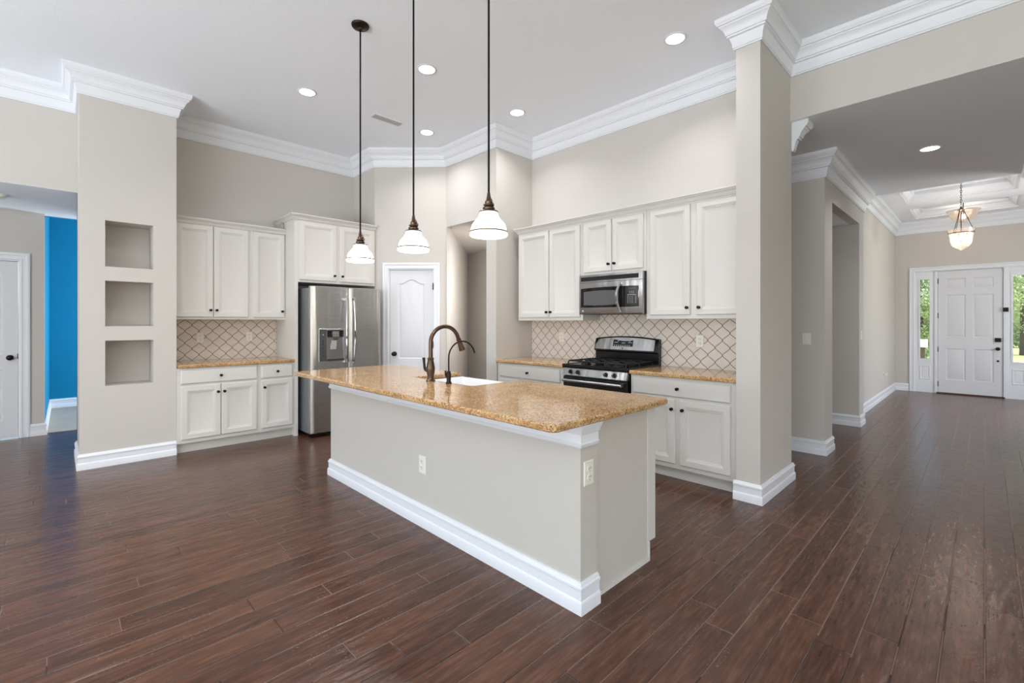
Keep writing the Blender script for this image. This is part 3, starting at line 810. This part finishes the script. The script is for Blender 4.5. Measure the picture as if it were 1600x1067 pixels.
def fhandle(x, s):
    bm = B(); pts = []
    for k in range(17):
        u = k/16; pts.append((x+s*.012*math.sin(PI*u), -.052-.022*math.sin(PI*u), .866+.80*u))
    loops = []
    for i, p in enumerate(pts):
        a = .012; loops.append([(p[0]-a, p[1], p[2]), (p[0]-a*.6, p[1]-.012, p[2]), (p[0]+a*.6, p[1]-.012, p[2]), (p[0]+a, p[1], p[2]), (p[0]+a*.6, p[1]+.008, p[2]), (p[0]-a*.6, p[1]+.008, p[2])])
    loft(bm, loops)
    for z in (.885, 1.645): box(bm, x-.009, x+.009, -.05, .004, z-.014, z+.014)
    return bm
obj('handle', fhandle(SP-.043, -1), M['chrome'], dl, smooth=40); obj('handle', fhandle(SP+.043, 1), M['chrome'], dr, smooth=40)
# dispenser
d0, d1, zA, zB = .086, .395, .893, 1.283
dp = obj('dispenser', rings(B(), d0, d1, zA, zB, [(0,0),(0,.004),(.004,.006)], -.002), M['steel'], t); dp.location = (0,-.0105,0)
obj('control_strip', bx(d0+.006, d0+.092, -.0105, -.008, zA+.008, zB-.008), mat('grey_panel', rgb(96,98,101), .3, .6), dp)
bm = B()
box(bm, d0+.095, d1-.006, -.0095, -.008, zA+.008, zB-.02)
obj('alcove', bm, mat('alcove_grey', rgb(150,150,152), .25, .8), dp)
bm = B(); box(bm, d0+.1, d1-.01, -.012, -.0096, zB-.10, zB-.018); obj('hood', bm, M['enamel'], dp)
loops = [[(d0+.155-q, -.012-h, z), (d0+.235+q, -.012-h, z), (d0+.235+q, -.0098, z), (d0+.155-q, -.0098, z)] for q, h, z in ((.0,.02,zB-.03),(.0,.022,zB-.095),(-.012,.018,zB-.115),(-.015,.012,zB-.135))]
bm = B(); loft(bm, loops); obj('spout', bm, M['steel'], dp)
bm = B(); loft(bm, [[(d0+.15,-.0125,zB-.14),(d0+.215,-.0125,zB-.14),(d0+.215,-.0098,zB-.14),(d0+.15,-.0098,zB-.14)],[(d0+.14,-.026,zB-.245),(d0+.20,-.026,zB-.245),(d0+.20,-.0098,zB-.245),(d0+.14,-.0098,zB-.245)]]); obj('paddle', bm, M['chrome'], dp)
obj('drip_tray', bx(d0+.1, d1-.012, -.03, -.0098, zA+.01, zA+.026), M['gasket'], dp)
obj('indicator_light', lathe(B(), [(0,0),(.006,0),(.005,-.002),(0,-.0025)], 12, (d0+.05,-.0106,zB-.07), 'Y'), M['mark'], dp)
bmat = mat('panel_print', rgb(70,72,75), .4)
for k in range(5): obj('button', lathe(B(), [(.010,0),(.010,-.0012),(.008,-.0012),(.008,0)], 14, (d0+.05,-.0106,zB-.14-.045*k), 'Y'), bmat, dp)
# maker's mark: round badge and two letters at the top of the right door
def strokes(bm, segs, x, z, s, y, th):
    for a, b, c, d in segs:
        p, q = Vector((x+a*s, z+b*s)), Vector((x+c*s, z+d*s)); dv = (q-p).normalized(); nn = Vector((-dv.y, dv.x))*th
        vs = [p-nn-dv*th, q-nn+dv*th, q+nn+dv*th, p+nn-dv*th]
        loft(bm, [[(v.x, y, v.y) for v in vs], [(v.x, y-.0008, v.y) for v in vs]])
bm = B()
lathe(bm, [(.0125,0),(.0125,-.001),(.0105,-.001),(.0105,0)], 20, (FW-.125,-.0117,FH-.062), 'Y')
strokes(bm, [(0,.7,0,-.7),(0,-.7,.6,-.7)], FW-.102, FH-.062, .016, -.0112, .0016)
strokes(bm, [(.9,.5,.5,.7),(.5,.7,.1,.5),(.1,.5,0,0),(0,0,.1,-.5),(.1,-.5,.5,-.7),(.5,-.7,.9,-.5),(.9,-.5,.9,0),(.9,0,.5,0)], FW-.083, FH-.062, .016, -.0103, .0016)
strokes(bm, [(0,.5,0,-.4),(0,-.4,.35,-.4)], FW-.128, FH-.06, .011, -.0119, .0011)
obj('badge', bm, M['mark'], dr)

# ------------------------------------------------------------------ microwave (over the range)
t = thing('microwave', 'stainless over the range microwave under the short wall cabinet', 'microwave', (4.0,3.044,1.444), ROT_R)
MW, MH = .752, .413
obj('body', bx(0, MW, .03, .386, 0, MH), M['gasket'], t, bevel=.003)
bm = B(); n = 12; loops = []
for i in range(n+1):
    u = i/n; y = -.010*(1-(2*u-1)**2); x = MW*u
    loops.append([(x, y+.006, 0), (x, y, .01), (x, y, .330), (x, .029, .330), (x, .029, 0)])
loft(bm, loops); dm = obj('door', bm, M['steel'], t, smooth=35)
bm = B(); loops = []
for i in range(n+1):
    u = i/n; y = -.010*(1-(2*u-1)**2); x = MW*u
    loops.append([(x, y, .334), (x, y, MH), (x, .029, MH), (x, .029, .334)])
loft(bm, loops); tg = obj('top_trim', bm, M['steel'], t, smooth=35)
def bowy(x): return -.010*(1-(2*x/MW-1)**2)
def bowpatch(x0, x1, z0, z1, lift, cz=None, nseg=12, arch=0):
    bm = B(); loops = []
    for i in range(nseg+1):
        x = x0+(x1-x0)*i/nseg; y = bowy(x)-lift; q = arch*(1-(2*i/nseg-1)**2)
        loops.append([(x, y, z0-q*.6), (x, y, z1+q), (x, y+lift+.002, z1+q), (x, y+lift+.002, z0-q*.6)])
    loft(bm, loops); return bm
obj('vent_grille', bowpatch(.022, .71, .348, .392, .0015), M['dark'], tg)
bm = B()
for k in range(4):
    for s in range(1): 
        loops = []
        for i in range(9):
            x = .028+.676*i/8; y = bowy(x)-.004; z = .353+.010*k
            loops.append([(x,y,z),(x,y,z+.003),(x,y+.003,z+.005),(x,y+.003,z)])
        loft(bm, loops)
obj('louvre', bm, M['gasket'], tg)
obj('window_surround', bowpatch(.022, .712, .072, .272, .0012, arch=.006), M['blackglass'], dm)
obj('window', bowpatch(.062, .49, .098, .235, .0024, arch=.010), M['micglass'], dm)
obj('control_panel', bowpatch(.565, .706, .078, .268, .0026), M['enamel'], dm)
obj('display', bowpatch(.60, .68, .238, .258, .0032), mat('dim_display', rgb(46,48,52), .2), dm)
bm = B()
for j, zz in enumerate((.218,.204,.186,.168,.153,.138,.123,.108)):
    cols = (0.25,.5,.72) if j < 2 else ((0,.12,.24,.36,.5,.62,.74,.86,1) if j == 2 else (0,.28,.55,1))
    for cxx in cols:
        x = .597+.085*cxx; y = bowy(x)-.0034; box(bm, x-.0042, x+.0042, y, y+.0006, zz-.0018, zz+.0018)
obj('button_print', bm, M['mark'], dm)
bm = B(); loops = []
for k in range(17):
    u = k/16; x = .518-.022*math.sin(PI*u)+.012*0; y = -.022-.034*math.sin(PI*u); z = .018+.30*u
    loops.append([(x-.013,y,z),(x-.008,y-.01,z),(x+.008,y-.01,z),(x+.013,y,z),(x+.008,y+.008,z),(x-.008,y+.008,z)])
loft(bm, loops)
for z in (.03,.305): box(bm, .508, .526, -.03, bowy(.517), z-.008, z+.008)
obj('handle', bm, M['chrome'], dm, smooth=40)
obj('badge', lathe(B(), [(0,0),(.010,0),(.009,-.0015),(0,-.002)], 16, (.048, bowy(.048)-.0002, .035), 'Y'), M['mark'], dm)

# ------------------------------------------------------------------ range
t = thing('gas_range', 'stainless and black gas range between the right base cabinets', 'range', (3.745,3.066,0), ROT_R)
RW = .764
obj('body', bx(.002, RW-.002, .045, .64, .02, .905), M['enamel'], t, bevel=.003)
bm = B(); loft(bm, [[(0,.0,.90),(RW,.0,.90),(RW,.64,.90),(0,.64,.90)],[(0,-.006,.912),(RW,-.006,.912),(RW,.64,.912),(0,.64,.912)],[(0,-.004,.934),(RW,-.004,.934),(RW,.64,.934),(0,.64,.934)],[(.02,.02,.934),(RW-.02,.02,.934),(RW-.02,.55,.934),(.02,.55,.934)],[(.03,.03,.927),(RW-.03,.03,.927),(RW-.03,.55,.927),(.03,.55,.927)]])
obj('cooktop', bm, M['enamel'], t)
cp = obj('control_panel', loft and (lambda bm: (loft(bm, [[(.006,-.010,.822),(RW-.006,-.010,.822),(RW-.006,.044,.822),(.006,.044,.822)],[(.006,.014,.894),(RW-.006,.014,.894),(RW-.006,.044,.894),(.006,.044,.894)]]), bm)[1])(B()), M['steel'], t)
for x in (.105,.195,.530,.625):
    k = obj('knob', lathe(B(), [(0,0),(.023,0),(.022,-.006),(.017,-.008),(.0165,-.026),(.014,-.03),(0,-.03)], 24, (x,.002,.858), 'Y'), M['enamel'], cp, smooth=40)
    obj('pointer', bx(x-.004, x+.004, -.033, -.0275, .845, .873), M['chrome'], k)
od = obj('oven_door', bx(.006, RW-.006, .004, .044, .17, .812), M['enamel'], t, bevel=.004)
obj('oven_window', bx(.12, RW-.12, .001, .005, .36, .66), M['blackglass'], od)
bm = B(); tube(bm, [(.035,-.045,.772),(RW-.035,-.045,.772)], .015, 14)
for x in (.05, RW-.05): box(bm, x-.012, x+.012, -.045, .004, .760, .784)
obj('handle', bm, M['steel'], od, smooth=45)
dr_ = obj('drawer', bx(.006, RW-.006, .008, .044, .03, .16), M['steel'], t, bevel=.004)
for x in (.02, RW-.06):
    for y in (.06,.58): obj('foot', bx(x, x+.04, y, y+.04, 0, .02), M['enamel'], t)
# back guard
bm = B(); n = 16
def bgz(x): u = 2*x/RW-1; return 1.186+.026*(1-u*u)
loops = []
for i in range(n+1):
    x = RW*i/n; zt = bgz(x)
    loops.append([(x,.585,.93),(x,.585,1.04),(x,.555,1.055),(x,.56,1.07),(x,.59,zt-.01),(x,.60,zt),(x,.64,zt),(x,.64,.93)])
loft(bm, loops); bgd = obj('back_guard', bm, M['enamel'], t, smooth=30)
bm = B(); loops = []
for i in range(n+1):
    x = .012+(RW-.05)*i/n; zt = bgz(x)-.014; zt -= .02*max(0, 1-i/1.2)
    loops.append([(x,.5545,1.068),(x,.5865,zt),(x,.60,zt),(x,.57,1.066)])
loft(bm, loops); bp = obj('back_panel', bm, M['steel'], bgd, smooth=30)
def slant(z): return .5545+(z-1.068)*(.032/.115)
def sl_box(x0, x1, z0, z1, lift, bm=None):
    bm = bm or B()
    loft(bm, [[(x0,slant(z0)-lift,z0),(x1,slant(z0)-lift,z0),(x1,slant(z1)-lift,z1),(x0,slant(z1)-lift,z1)],[(x0,slant(z0)+.002,z0),(x1,slant(z0)+.002,z0),(x1,slant(z1)+.002,z1),(x0,slant(z1)+.002,z1)]])
    return bm
obj('display_frame', sl_box(.232, .487, 1.100, 1.178, .002), M['chrome'], bp)
ds = obj('display', sl_box(.238, .481, 1.104, 1.174, .003), M['display'], bp)
bm = B()
for x, z in [(.26+.026*k, 1.115) for k in range(8)]+[(.26,1.145),(.275,1.145),(.29,1.145),(.30,1.16),(.35,1.14),(.365,1.14),(.38,1.14),(.43,1.145),(.445,1.145),(.46,1.145),(.44,1.16)]: sl_box(x-.006, x+.006, z-.003, z+.003, .0038, bm)
obj('display_print', bm, M['mark'], ds)
obj('badge', lathe(B(), [(0,0),(.009,0),(.008,-.002),(0,-.002)], 16, (.36,.559,1.083), 'Y'), M['gasket'], bp)
# burners and grates
for x in (.19,.574):
    for y in (.15,.42):
        b_ = obj('burner', lathe(B(), [(0,.927),(.055,.927),(.052,.938),(.04,.942),(.04,.950),(.036,.955),(0,.955)], 24, (x,y,0)), M['iron'], t, smooth=40)
bm0 = B(); lathe(bm0, [(0,.927),(.04,.927),(.038,.94),(.03,.95),(0,.95)], 24, (RW/2,.285,0)); obj('burner', bm0, M['iron'], t, smooth=40)
for x0, x1 in ((.035,.262),(.27,.494),(.502,.729)):
    bm = B(); zt = .964; hw = .0055
    def bar(p, q):
        p, q = Vector(p), Vector(q); tube(bm, [p, q], .007, 8)
    for x in (x0+.006, x1-.006): tube(bm, [(x,.045,.93),(x,.045,zt-.01),(x,.058,zt),(x,.522,zt),(x,.535,zt-.01),(x,.535,.93)], .007, 8)
    for y in (.055,.285,.52): bar((x0+.006,y,zt), (x1-.006,y,zt))
    cx = (x0+x1)/2
    for y in (.15,.42):
        for s in (-1,1): tube(bm, [(cx+s*(x1-x0)/2*.94,y,zt),(cx+s*.035,y,zt+.004)], .006, 8)
        for yy, s in ((.055 if y < .3 else .285, 1),(.285 if y < .3 else .52, -1)): tube(bm, [(cx,yy,zt),(cx,y-s*.03,zt+.004)], .006, 8)
    for s in (0,1):
        xx = x0+.006 if s == 0 else x1-.006
        tube(bm, [(xx,.285,zt),(xx,.285,.93)], .006, 8)
    obj('grate', bm, M['iron'], t, smooth=50)

# ------------------------------------------------------------------ lamps
WARM = (1,.96,.91); NEUT = (.98,.985,1.0)
t0 = thing('pendant_lamp', 'bronze rod pendant with white glass bell shade, farthest of the three over the island', 'lamp', (1.70,3.43,1.834), 0, 'island pendant lamps')
SB = 0.0
obj('shade', lathe(B(), [(.100,0),(.104,.004),(.104,.020),(.098,.024),(.097,.045),(.090,.065),(.075,.084),(.060,.100),(.053,.116),(.049,.133),(.046,.133),(.050,.113),(.057,.098),(.072,.081),(.087,.062),(.094,.043),(.095,.022),(.100,.016),(.097,0)], 40), M['shade'], t0, smooth=50)
obj('rim_band', lathe(B(), [(.1045,.018),(.106,.021),(.1045,.025),(.100,.025),(.100,.018)], 40), M['bronze'], t0, smooth=50)
fit = B()
lathe(fit, [(0,.130),(.052,.130),(.054,.134),(.050,.138),(.030,.142),(.034,.150),(.034,.156),(.024,.160),(.030,.167),(.030,.174),(.020,.178),(.022,.19),(.014,.20),(.010,.225),(.008,.24),(0,.24)], 28)
tube(fit, [(.02,0,.178),(.028,0,.19),(.034,0,.186),(.034,0,.176),(.028,0,.174)], .003, 8)
tube(fit, [(.012,0,.215),(.022,0,.205),(.026,0,.19)], .003, 8)
obj('fitter', fit, M['bronze'], t0, smooth=40)
obj('rod', tube(B(), [(0,0,.235),(0,0,CEIL-1.834-.03)], .0062, 12), M['bronze_dark'], t0, smooth=60)
obj('canopy', lathe(B(), [(0,-.04),(.016,-.04),(.02,-.028),(.034,-.022),(.060,-.018),(.066,-.012),(.068,0),(0,0)], 32, (0,0,CEIL-1.834)), M['bronze_dark'], t0, smooth=40)
obj('bulb', lathe(B(), [(0,.02),(.018,.025),(.026,.045),(.024,.065),(.014,.09),(.012,.12),(0,.12)], 20), M['bulb'], t0, smooth=60)
pl = light('pendant_light', 'POINT', (0,0,-.03), 4, WARM, parent=t0, shadow_soft_size=.07)
for y, lb in ((2.67,'bronze rod pendant with white glass bell shade, middle of the three over the island'),(1.915,'bronze rod pendant with white glass bell shade, nearest of the three over the island')):
    dup(t0, (1.70,y,1.834), None, lb)

import mathutils
def pix(u, v, z):
    r = (u-800)/725; zz = -(v-503.6)/725; c, s = math.cos(YAW), math.sin(YAW); k = (z-1.36)/zz
    return ((c+r*s)*k, (s-r*c)*k)
# recessed lights where they sit in the ceiling (x, y measured from the photo)
RL = [((2.99,1.86),'round recessed ceiling light nearest the right column'),
      ((2.35,3.02),'round recessed ceiling light between the second and third pendant rods'),
      ((1.63,4.33),'round recessed ceiling light left of the first pendant rod'),
      ((3.59,3.55),'round recessed ceiling light in front of the passage corner'),
      ((2.93,4.48),'round recessed ceiling light nearest the pantry corner')]
RL = [(pix(1055,60,CEIL), RL[0][1]), (pix(667,108,CEIL), RL[1][1]), (pix(480,143.5,CEIL), RL[2][1]), (pix(808,175.5,CEIL), RL[3][1]), (pix(667,206.5,CEIL), RL[4][1])]
t0 = None
for (x, y), lb in RL:
    if t0 is None:
        t0 = thing('recessed_light', lb, 'ceiling light', (x,y,CEIL), 0, 'recessed kitchen lights')
        obj('trim_ring', lathe(B(), [(.072,-.002),(.072,-.007),(.088,-.006),(.094,-.0005),(.072,-.0005)], 36), M['trim'], t0, smooth=40)
        obj('lens', lathe(B(), [(0,-.0055),(.0725,-.0055),(.0725,-.002),(0,-.002)], 36), M['lens'], t0)
        light('downlight', 'AREA', (0,0,-.012), 7, NEUT, parent=t0, shape='DISK', size=.14, spread=math.radians(130))
    else: dup(t0, (x,y,CEIL), None, lb)
# unseen recessed lights added in the family room ceiling to brighten the left side
for i, (x, y) in enumerate(((-.8,-2.4),(-2.6,.6),(.25,3.9),(-2.6,3.6))):
    dup(t0, (x,y,CEIL), None, 'added unseen round recessed light in the family room ceiling')
dup(t0, (6.0,-1.3,HC), None, 'added unseen round recessed light in the hall ceiling, right of the picture')['group'] = 'recessed hall lights'  # extra lamp added out of view to lift the dim hall
x, y = pix(1453,231.5,HC)
dup(t0, (x,y,HC), None, 'round recessed light in the lower hall ceiling')['group'] = 'recessed hall lights'

pt = dup(t0, (4.40,4.75,2.65), None, 'added unseen round recessed light in the passage ceiling'); pt['group'] = 'added passage light'  # lamp added out of sight because the passage is too dark
for c in pt.children:
    if c.type == 'LIGHT': c.data = c.data.copy(); c.data.energy = 6; c.data.spread = PI
light('passage_fill', 'AREA', (4.14,4.40,1.7), 16, (1,.97,.93), (PI/2,0,-PI/4), shape='SQUARE', size=.2)  # added fill lamp hidden behind the jamb, no window here
x, y = pix(605,187,CEIL)
t = thing('ceiling_vent', 'small slatted air vent in the kitchen ceiling', 'vent', (x,y,CEIL), 0)
bm = B()
for q in ((-.19,.19,-.06,-.045),(-.19,.19,.045,.06),(-.19,-.172,-.045,.045),(.172,.19,-.045,.045)): box(bm, *q, -.008, -.0005)
obj('frame', bm, M['trim'], t)
obj('backing', bx(-.172,.172,-.045,.045,-.002,-.0005), M['dark'], t)
for k in range(4):
    o = obj('slat', bx(-.171,.171,-.004+.0,.013,-.0015,.0005), M['ventm'], t); o.location = (0,-.035+.0215*k,-.005); o.rotation_euler = (math.radians(-25),0,0)

t = thing('smoke_detector', 'white round smoke detector on the low left hall ceiling', 'smoke detector', (-.42,7.05,LH), 0)
obj('base_ring', lathe(B(), [(0,-.0005),(.07,-.0005),(.07,-.012),(0,-.012)], 28), M['trim'], t, smooth=40)
obj('cover', lathe(B(), [(.066,-.012),(.06,-.03),(.045,-.036),(0,-.038)], 28), M['plate'], t, smooth=40)

# foyer lantern
fwv = 7.0
lx, ly = 9.74, .25
t = thing('lantern_pendant', 'glass bell jar lantern hanging on a chain in the foyer', 'lamp', (lx,ly,2.445), 0)
R_ = .128
obj('glass_jar', lathe(B(), [(.006,0),(.02,.004),(.028,.018),(.05,.03),(.088,.055),(.115,.095),(.126,.145),(R_,.20),(R_+.012,.262),(R_+.03,.32),(R_+.022,.32),(R_+.006,.262),(R_-.005,.20),(.121,.145),(.11,.1),(.083,.06),(.04,.036),(0,.03)], 40), M['jarglass'], t, smooth=60)
bm = B(); tube(bm, [((R_+.018)*math.cos(2*PI*k/32), (R_+.018)*math.sin(2*PI*k/32), .262) for k in range(32)], .006, 8, True)
obj('ring', bm, M['bronze_dark'], t, smooth=60)
hub = obj('hub', lathe(B(), [(0,.585),(.012,.585),(.03,.60),(.045,.61),(.03,.62),(.015,.64),(.008,.66),(0,.66)], 20), M['bronze'], t, smooth=40)
for k in range(3):
    a = 2*PI*k/3+.5; bm = B(); tube(bm, [(.03*math.cos(a),.03*math.sin(a),.60),((R_+.018)*math.cos(a),(R_+.018)*math.sin(a),.262)], .004, 8); obj('arm', bm, M['bronze_dark'], t)
obj('stem', tube(B(), [(0,0,.59),(0,0,.12)], .006, 8), M['bronze'], t)
bm = B()
for k in range(3):
    a = 2*PI*k/3+1.2; lathe(bm, [(0,.16),(.012,.165),(.018,.19),(.014,.225),(.004,.25),(0,.25)], 14, (.055*math.cos(a),.055*math.sin(a),0))
obj('bulbs', bm, M['bulb'], t, smooth=60)
bm = B()
for k in range(3):
    a = 2*PI*k/3+1.2; tube(bm, [(0,0,.125),(.03*math.cos(a),.03*math.sin(a),.11),(.055*math.cos(a),.055*math.sin(a),.125),(.055*math.cos(a),.055*math.sin(a),.16)], .006, 8)
obj('candle_arms', bm, M['bronze'], t, smooth=60)
bm = B(); ztop = FC+.16-2.445
nl = int((ztop-.66)/.034)
for k in range(nl):
    z = .66+(k+.5)*(ztop-.66)/nl; hh = (ztop-.66)/nl*.66; ax = (1,0) if k % 2 else (0,1)
    tube(bm, [(ax[0]*.010*math.cos(a), ax[1]*.010*math.cos(a), z+hh*math.sin(a)) for a in [2*PI*j/10 for j in range(10)]], .003, 6, True)
obj('chain', bm, M['bronze_dark'], t, smooth=60)
obj('canopy', lathe(B(), [(0,-.03),(.02,-.03),(.05,-.012),(.06,0),(0,0)], 24, (0,0,ztop)), M['bronze_dark'], t, smooth=40)
light('lantern_light', 'POINT', (0,0,.2), 10, (1,.90,.80), parent=t, shadow_soft_size=.05)
t = thing('semi_flush_light', 'small glass bowl light on the foyer ceiling behind the lantern', 'lamp', (11.20,.26,3.09), 0)
obj('bowl', lathe(B(), [(0,0),(.06,.008),(.12,.04),(.165,.10),(.20,.18),(.225,.205),(.215,.208),(.19,.185),(.155,.105),(.11,.05),(.05,.018),(0,.012)], 36), M['jarglass'], t, smooth=60)
obj('stem', tube(B(), [(0,0,.012),(0,0,.39)], .008, 10), M['bronze'], t)
obj('canopy', lathe(B(), [(0,.34),(.05,.36),(.06,.40),(0,.40)], 24), M['bronze'], t, smooth=40)
obj('bulb', lathe(B(), [(0,.06),(.022,.07),(.03,.10),(.02,.14),(0,.15)], 16, (.05,0,0)), M['bulb'], t, smooth=60)
light('bowl_light', 'POINT', (0,0,.24), 4, (1,.88,.76), parent=t, shadow_soft_size=.05)

# ------------------------------------------------------------------ outside the front door
struct(obj('ground_lawn', bx(12.6, 90, -50, 40, -.2, -.12), M['grass']), 'sunlit front lawn')
struct(obj('ground_porch', bx(12.24, 14.4, -3, 3, -.2, -.02), M['paving']), 'pale porch slab outside the front door')
struct(obj('ground_patio', bx(-30, -4.62, -30, 20, -.3, -.05), M['paving']), 'pale patio outside the family room')
struct(obj('ground_yard', bx(-4.62, 12, -30, -5.12, -.3, -.05), M['grass']), 'side lawn outside the family room windows')
def crownmesh(bm, c, r, n, s):
    for k in range(n):
        a = random.uniform(0, 2*PI); z = random.uniform(-1, 1); q = math.sqrt(1-z*z); rad = random.uniform(.45, 1)
        p = Vector((c[0]+r[0]*rad*q*math.cos(a), c[1]+r[1]*rad*q*math.sin(a), c[2]+r[2]*rad*z))
        u = Vector((random.uniform(-1,1),random.uniform(-1,1),random.uniform(-1,1))).normalized(); w = u.cross(Vector((random.uniform(-1,1),random.uniform(-1,1),random.uniform(-1,1)))).normalized()
        l = s*random.uniform(.6,1.3)
        face(bm, [bm.verts.new(p-u*l), bm.verts.new(p+w*l*.45), bm.verts.new(p+u*l), bm.verts.new(p-w*l*.45)])
def tree(label, x, y, h, r, m, n=1500, s=.16, low=.35):
    t = thing('tree', label, 'tree', (x,y,-.12), 0, 'trees beyond the front lawn')
    bm = B(); tube(bm, [(0,0,0),(.06,.03,h*.3),(-.05,.05,h*.6),(0,0,h*.85)], [r*.10,r*.075,r*.05,r*.02], 10)
    for k in range(5):
        a = k*1.3; tube(bm, [(0,0,h*(.35+.08*k)),(math.cos(a)*r*.4,math.sin(a)*r*.4,h*(.5+.07*k)),(math.cos(a)*r*.75,math.sin(a)*r*.75,h*(.55+.08*k))], [r*.04,r*.025,r*.012], 6)
    obj('trunk', bm, M['bark'], t, smooth=50)
    bm = B()
    for k in range(7):
        a = k*2.4; q = 0 if k == 0 else r*.55
        crownmesh(bm, (q*math.cos(a), q*math.sin(a), h*(low+(.95-low)*(k+.5)/7)), (r*.62,r*.62,h*.17), n//7, s)
    obj('foliage', bm, m, t)
    return t
tree('low pale green tree seen through the left sidelight of the front door', 36, 2.6, 3.6, 2.2, M['leafA'], 16000, .07, .08)
tree('tall slim tree against the sky in the left sidelight', 44, 3.25, 8.5, 2.2, M['leafB'], 9000, .09, .45)
tree('broad green tree with low limbs seen through the right sidelight', 31, -1.4, 8.5, 3.2, M['leafA'], 22000, .07, .22)
tree('darker tree behind the broad one in the right sidelight', 50, -3.4, 10, 4.0, M['leafB'], 14000, .11, .08)
tree('darker tree far across the lawn in the left sidelight', 58, 4.4, 4.6, 3.6, M['leafB'], 12000, .11, .06)
tree('far tree across the lawn between both sidelights', 66, 0.5, 6.5, 4.0, M['leafB'], 8000, .14, .06)
def shrub(label, x, y, r, m):
    t = thing('shrub', label, 'shrub', (x,y,-.12), 0, 'shrubs across the lawn')
    bm = B(); tube(bm, [(0,0,0),(0,0,r)], r*.06, 8); obj('stem', bm, M['bark'], t)
    bm = B(); crownmesh(bm, (0,0,r*.75), (r,r,r*.75), 3000, r*.07); obj('foliage', bm, m, t)
shrub('dark round shrub low in the left sidelight', 24, 1.74, .42, M['leafB'])
shrub('low hedge bush in the right sidelight', 40, -1.5, 1.1, M['leafB'])
t = thing('mailbox', 'small white box on a dark post on the lawn, seen through the left sidelight', 'mailbox', (18.2,1.277,-.12), 0)
obj('post', bx(-.05,.05,-.05,.05,0,.75), M['bark'], t)
obj('box', bx(-.14,.14,-.10,.10,.75,.98), M['trim'], t, bevel=.02)
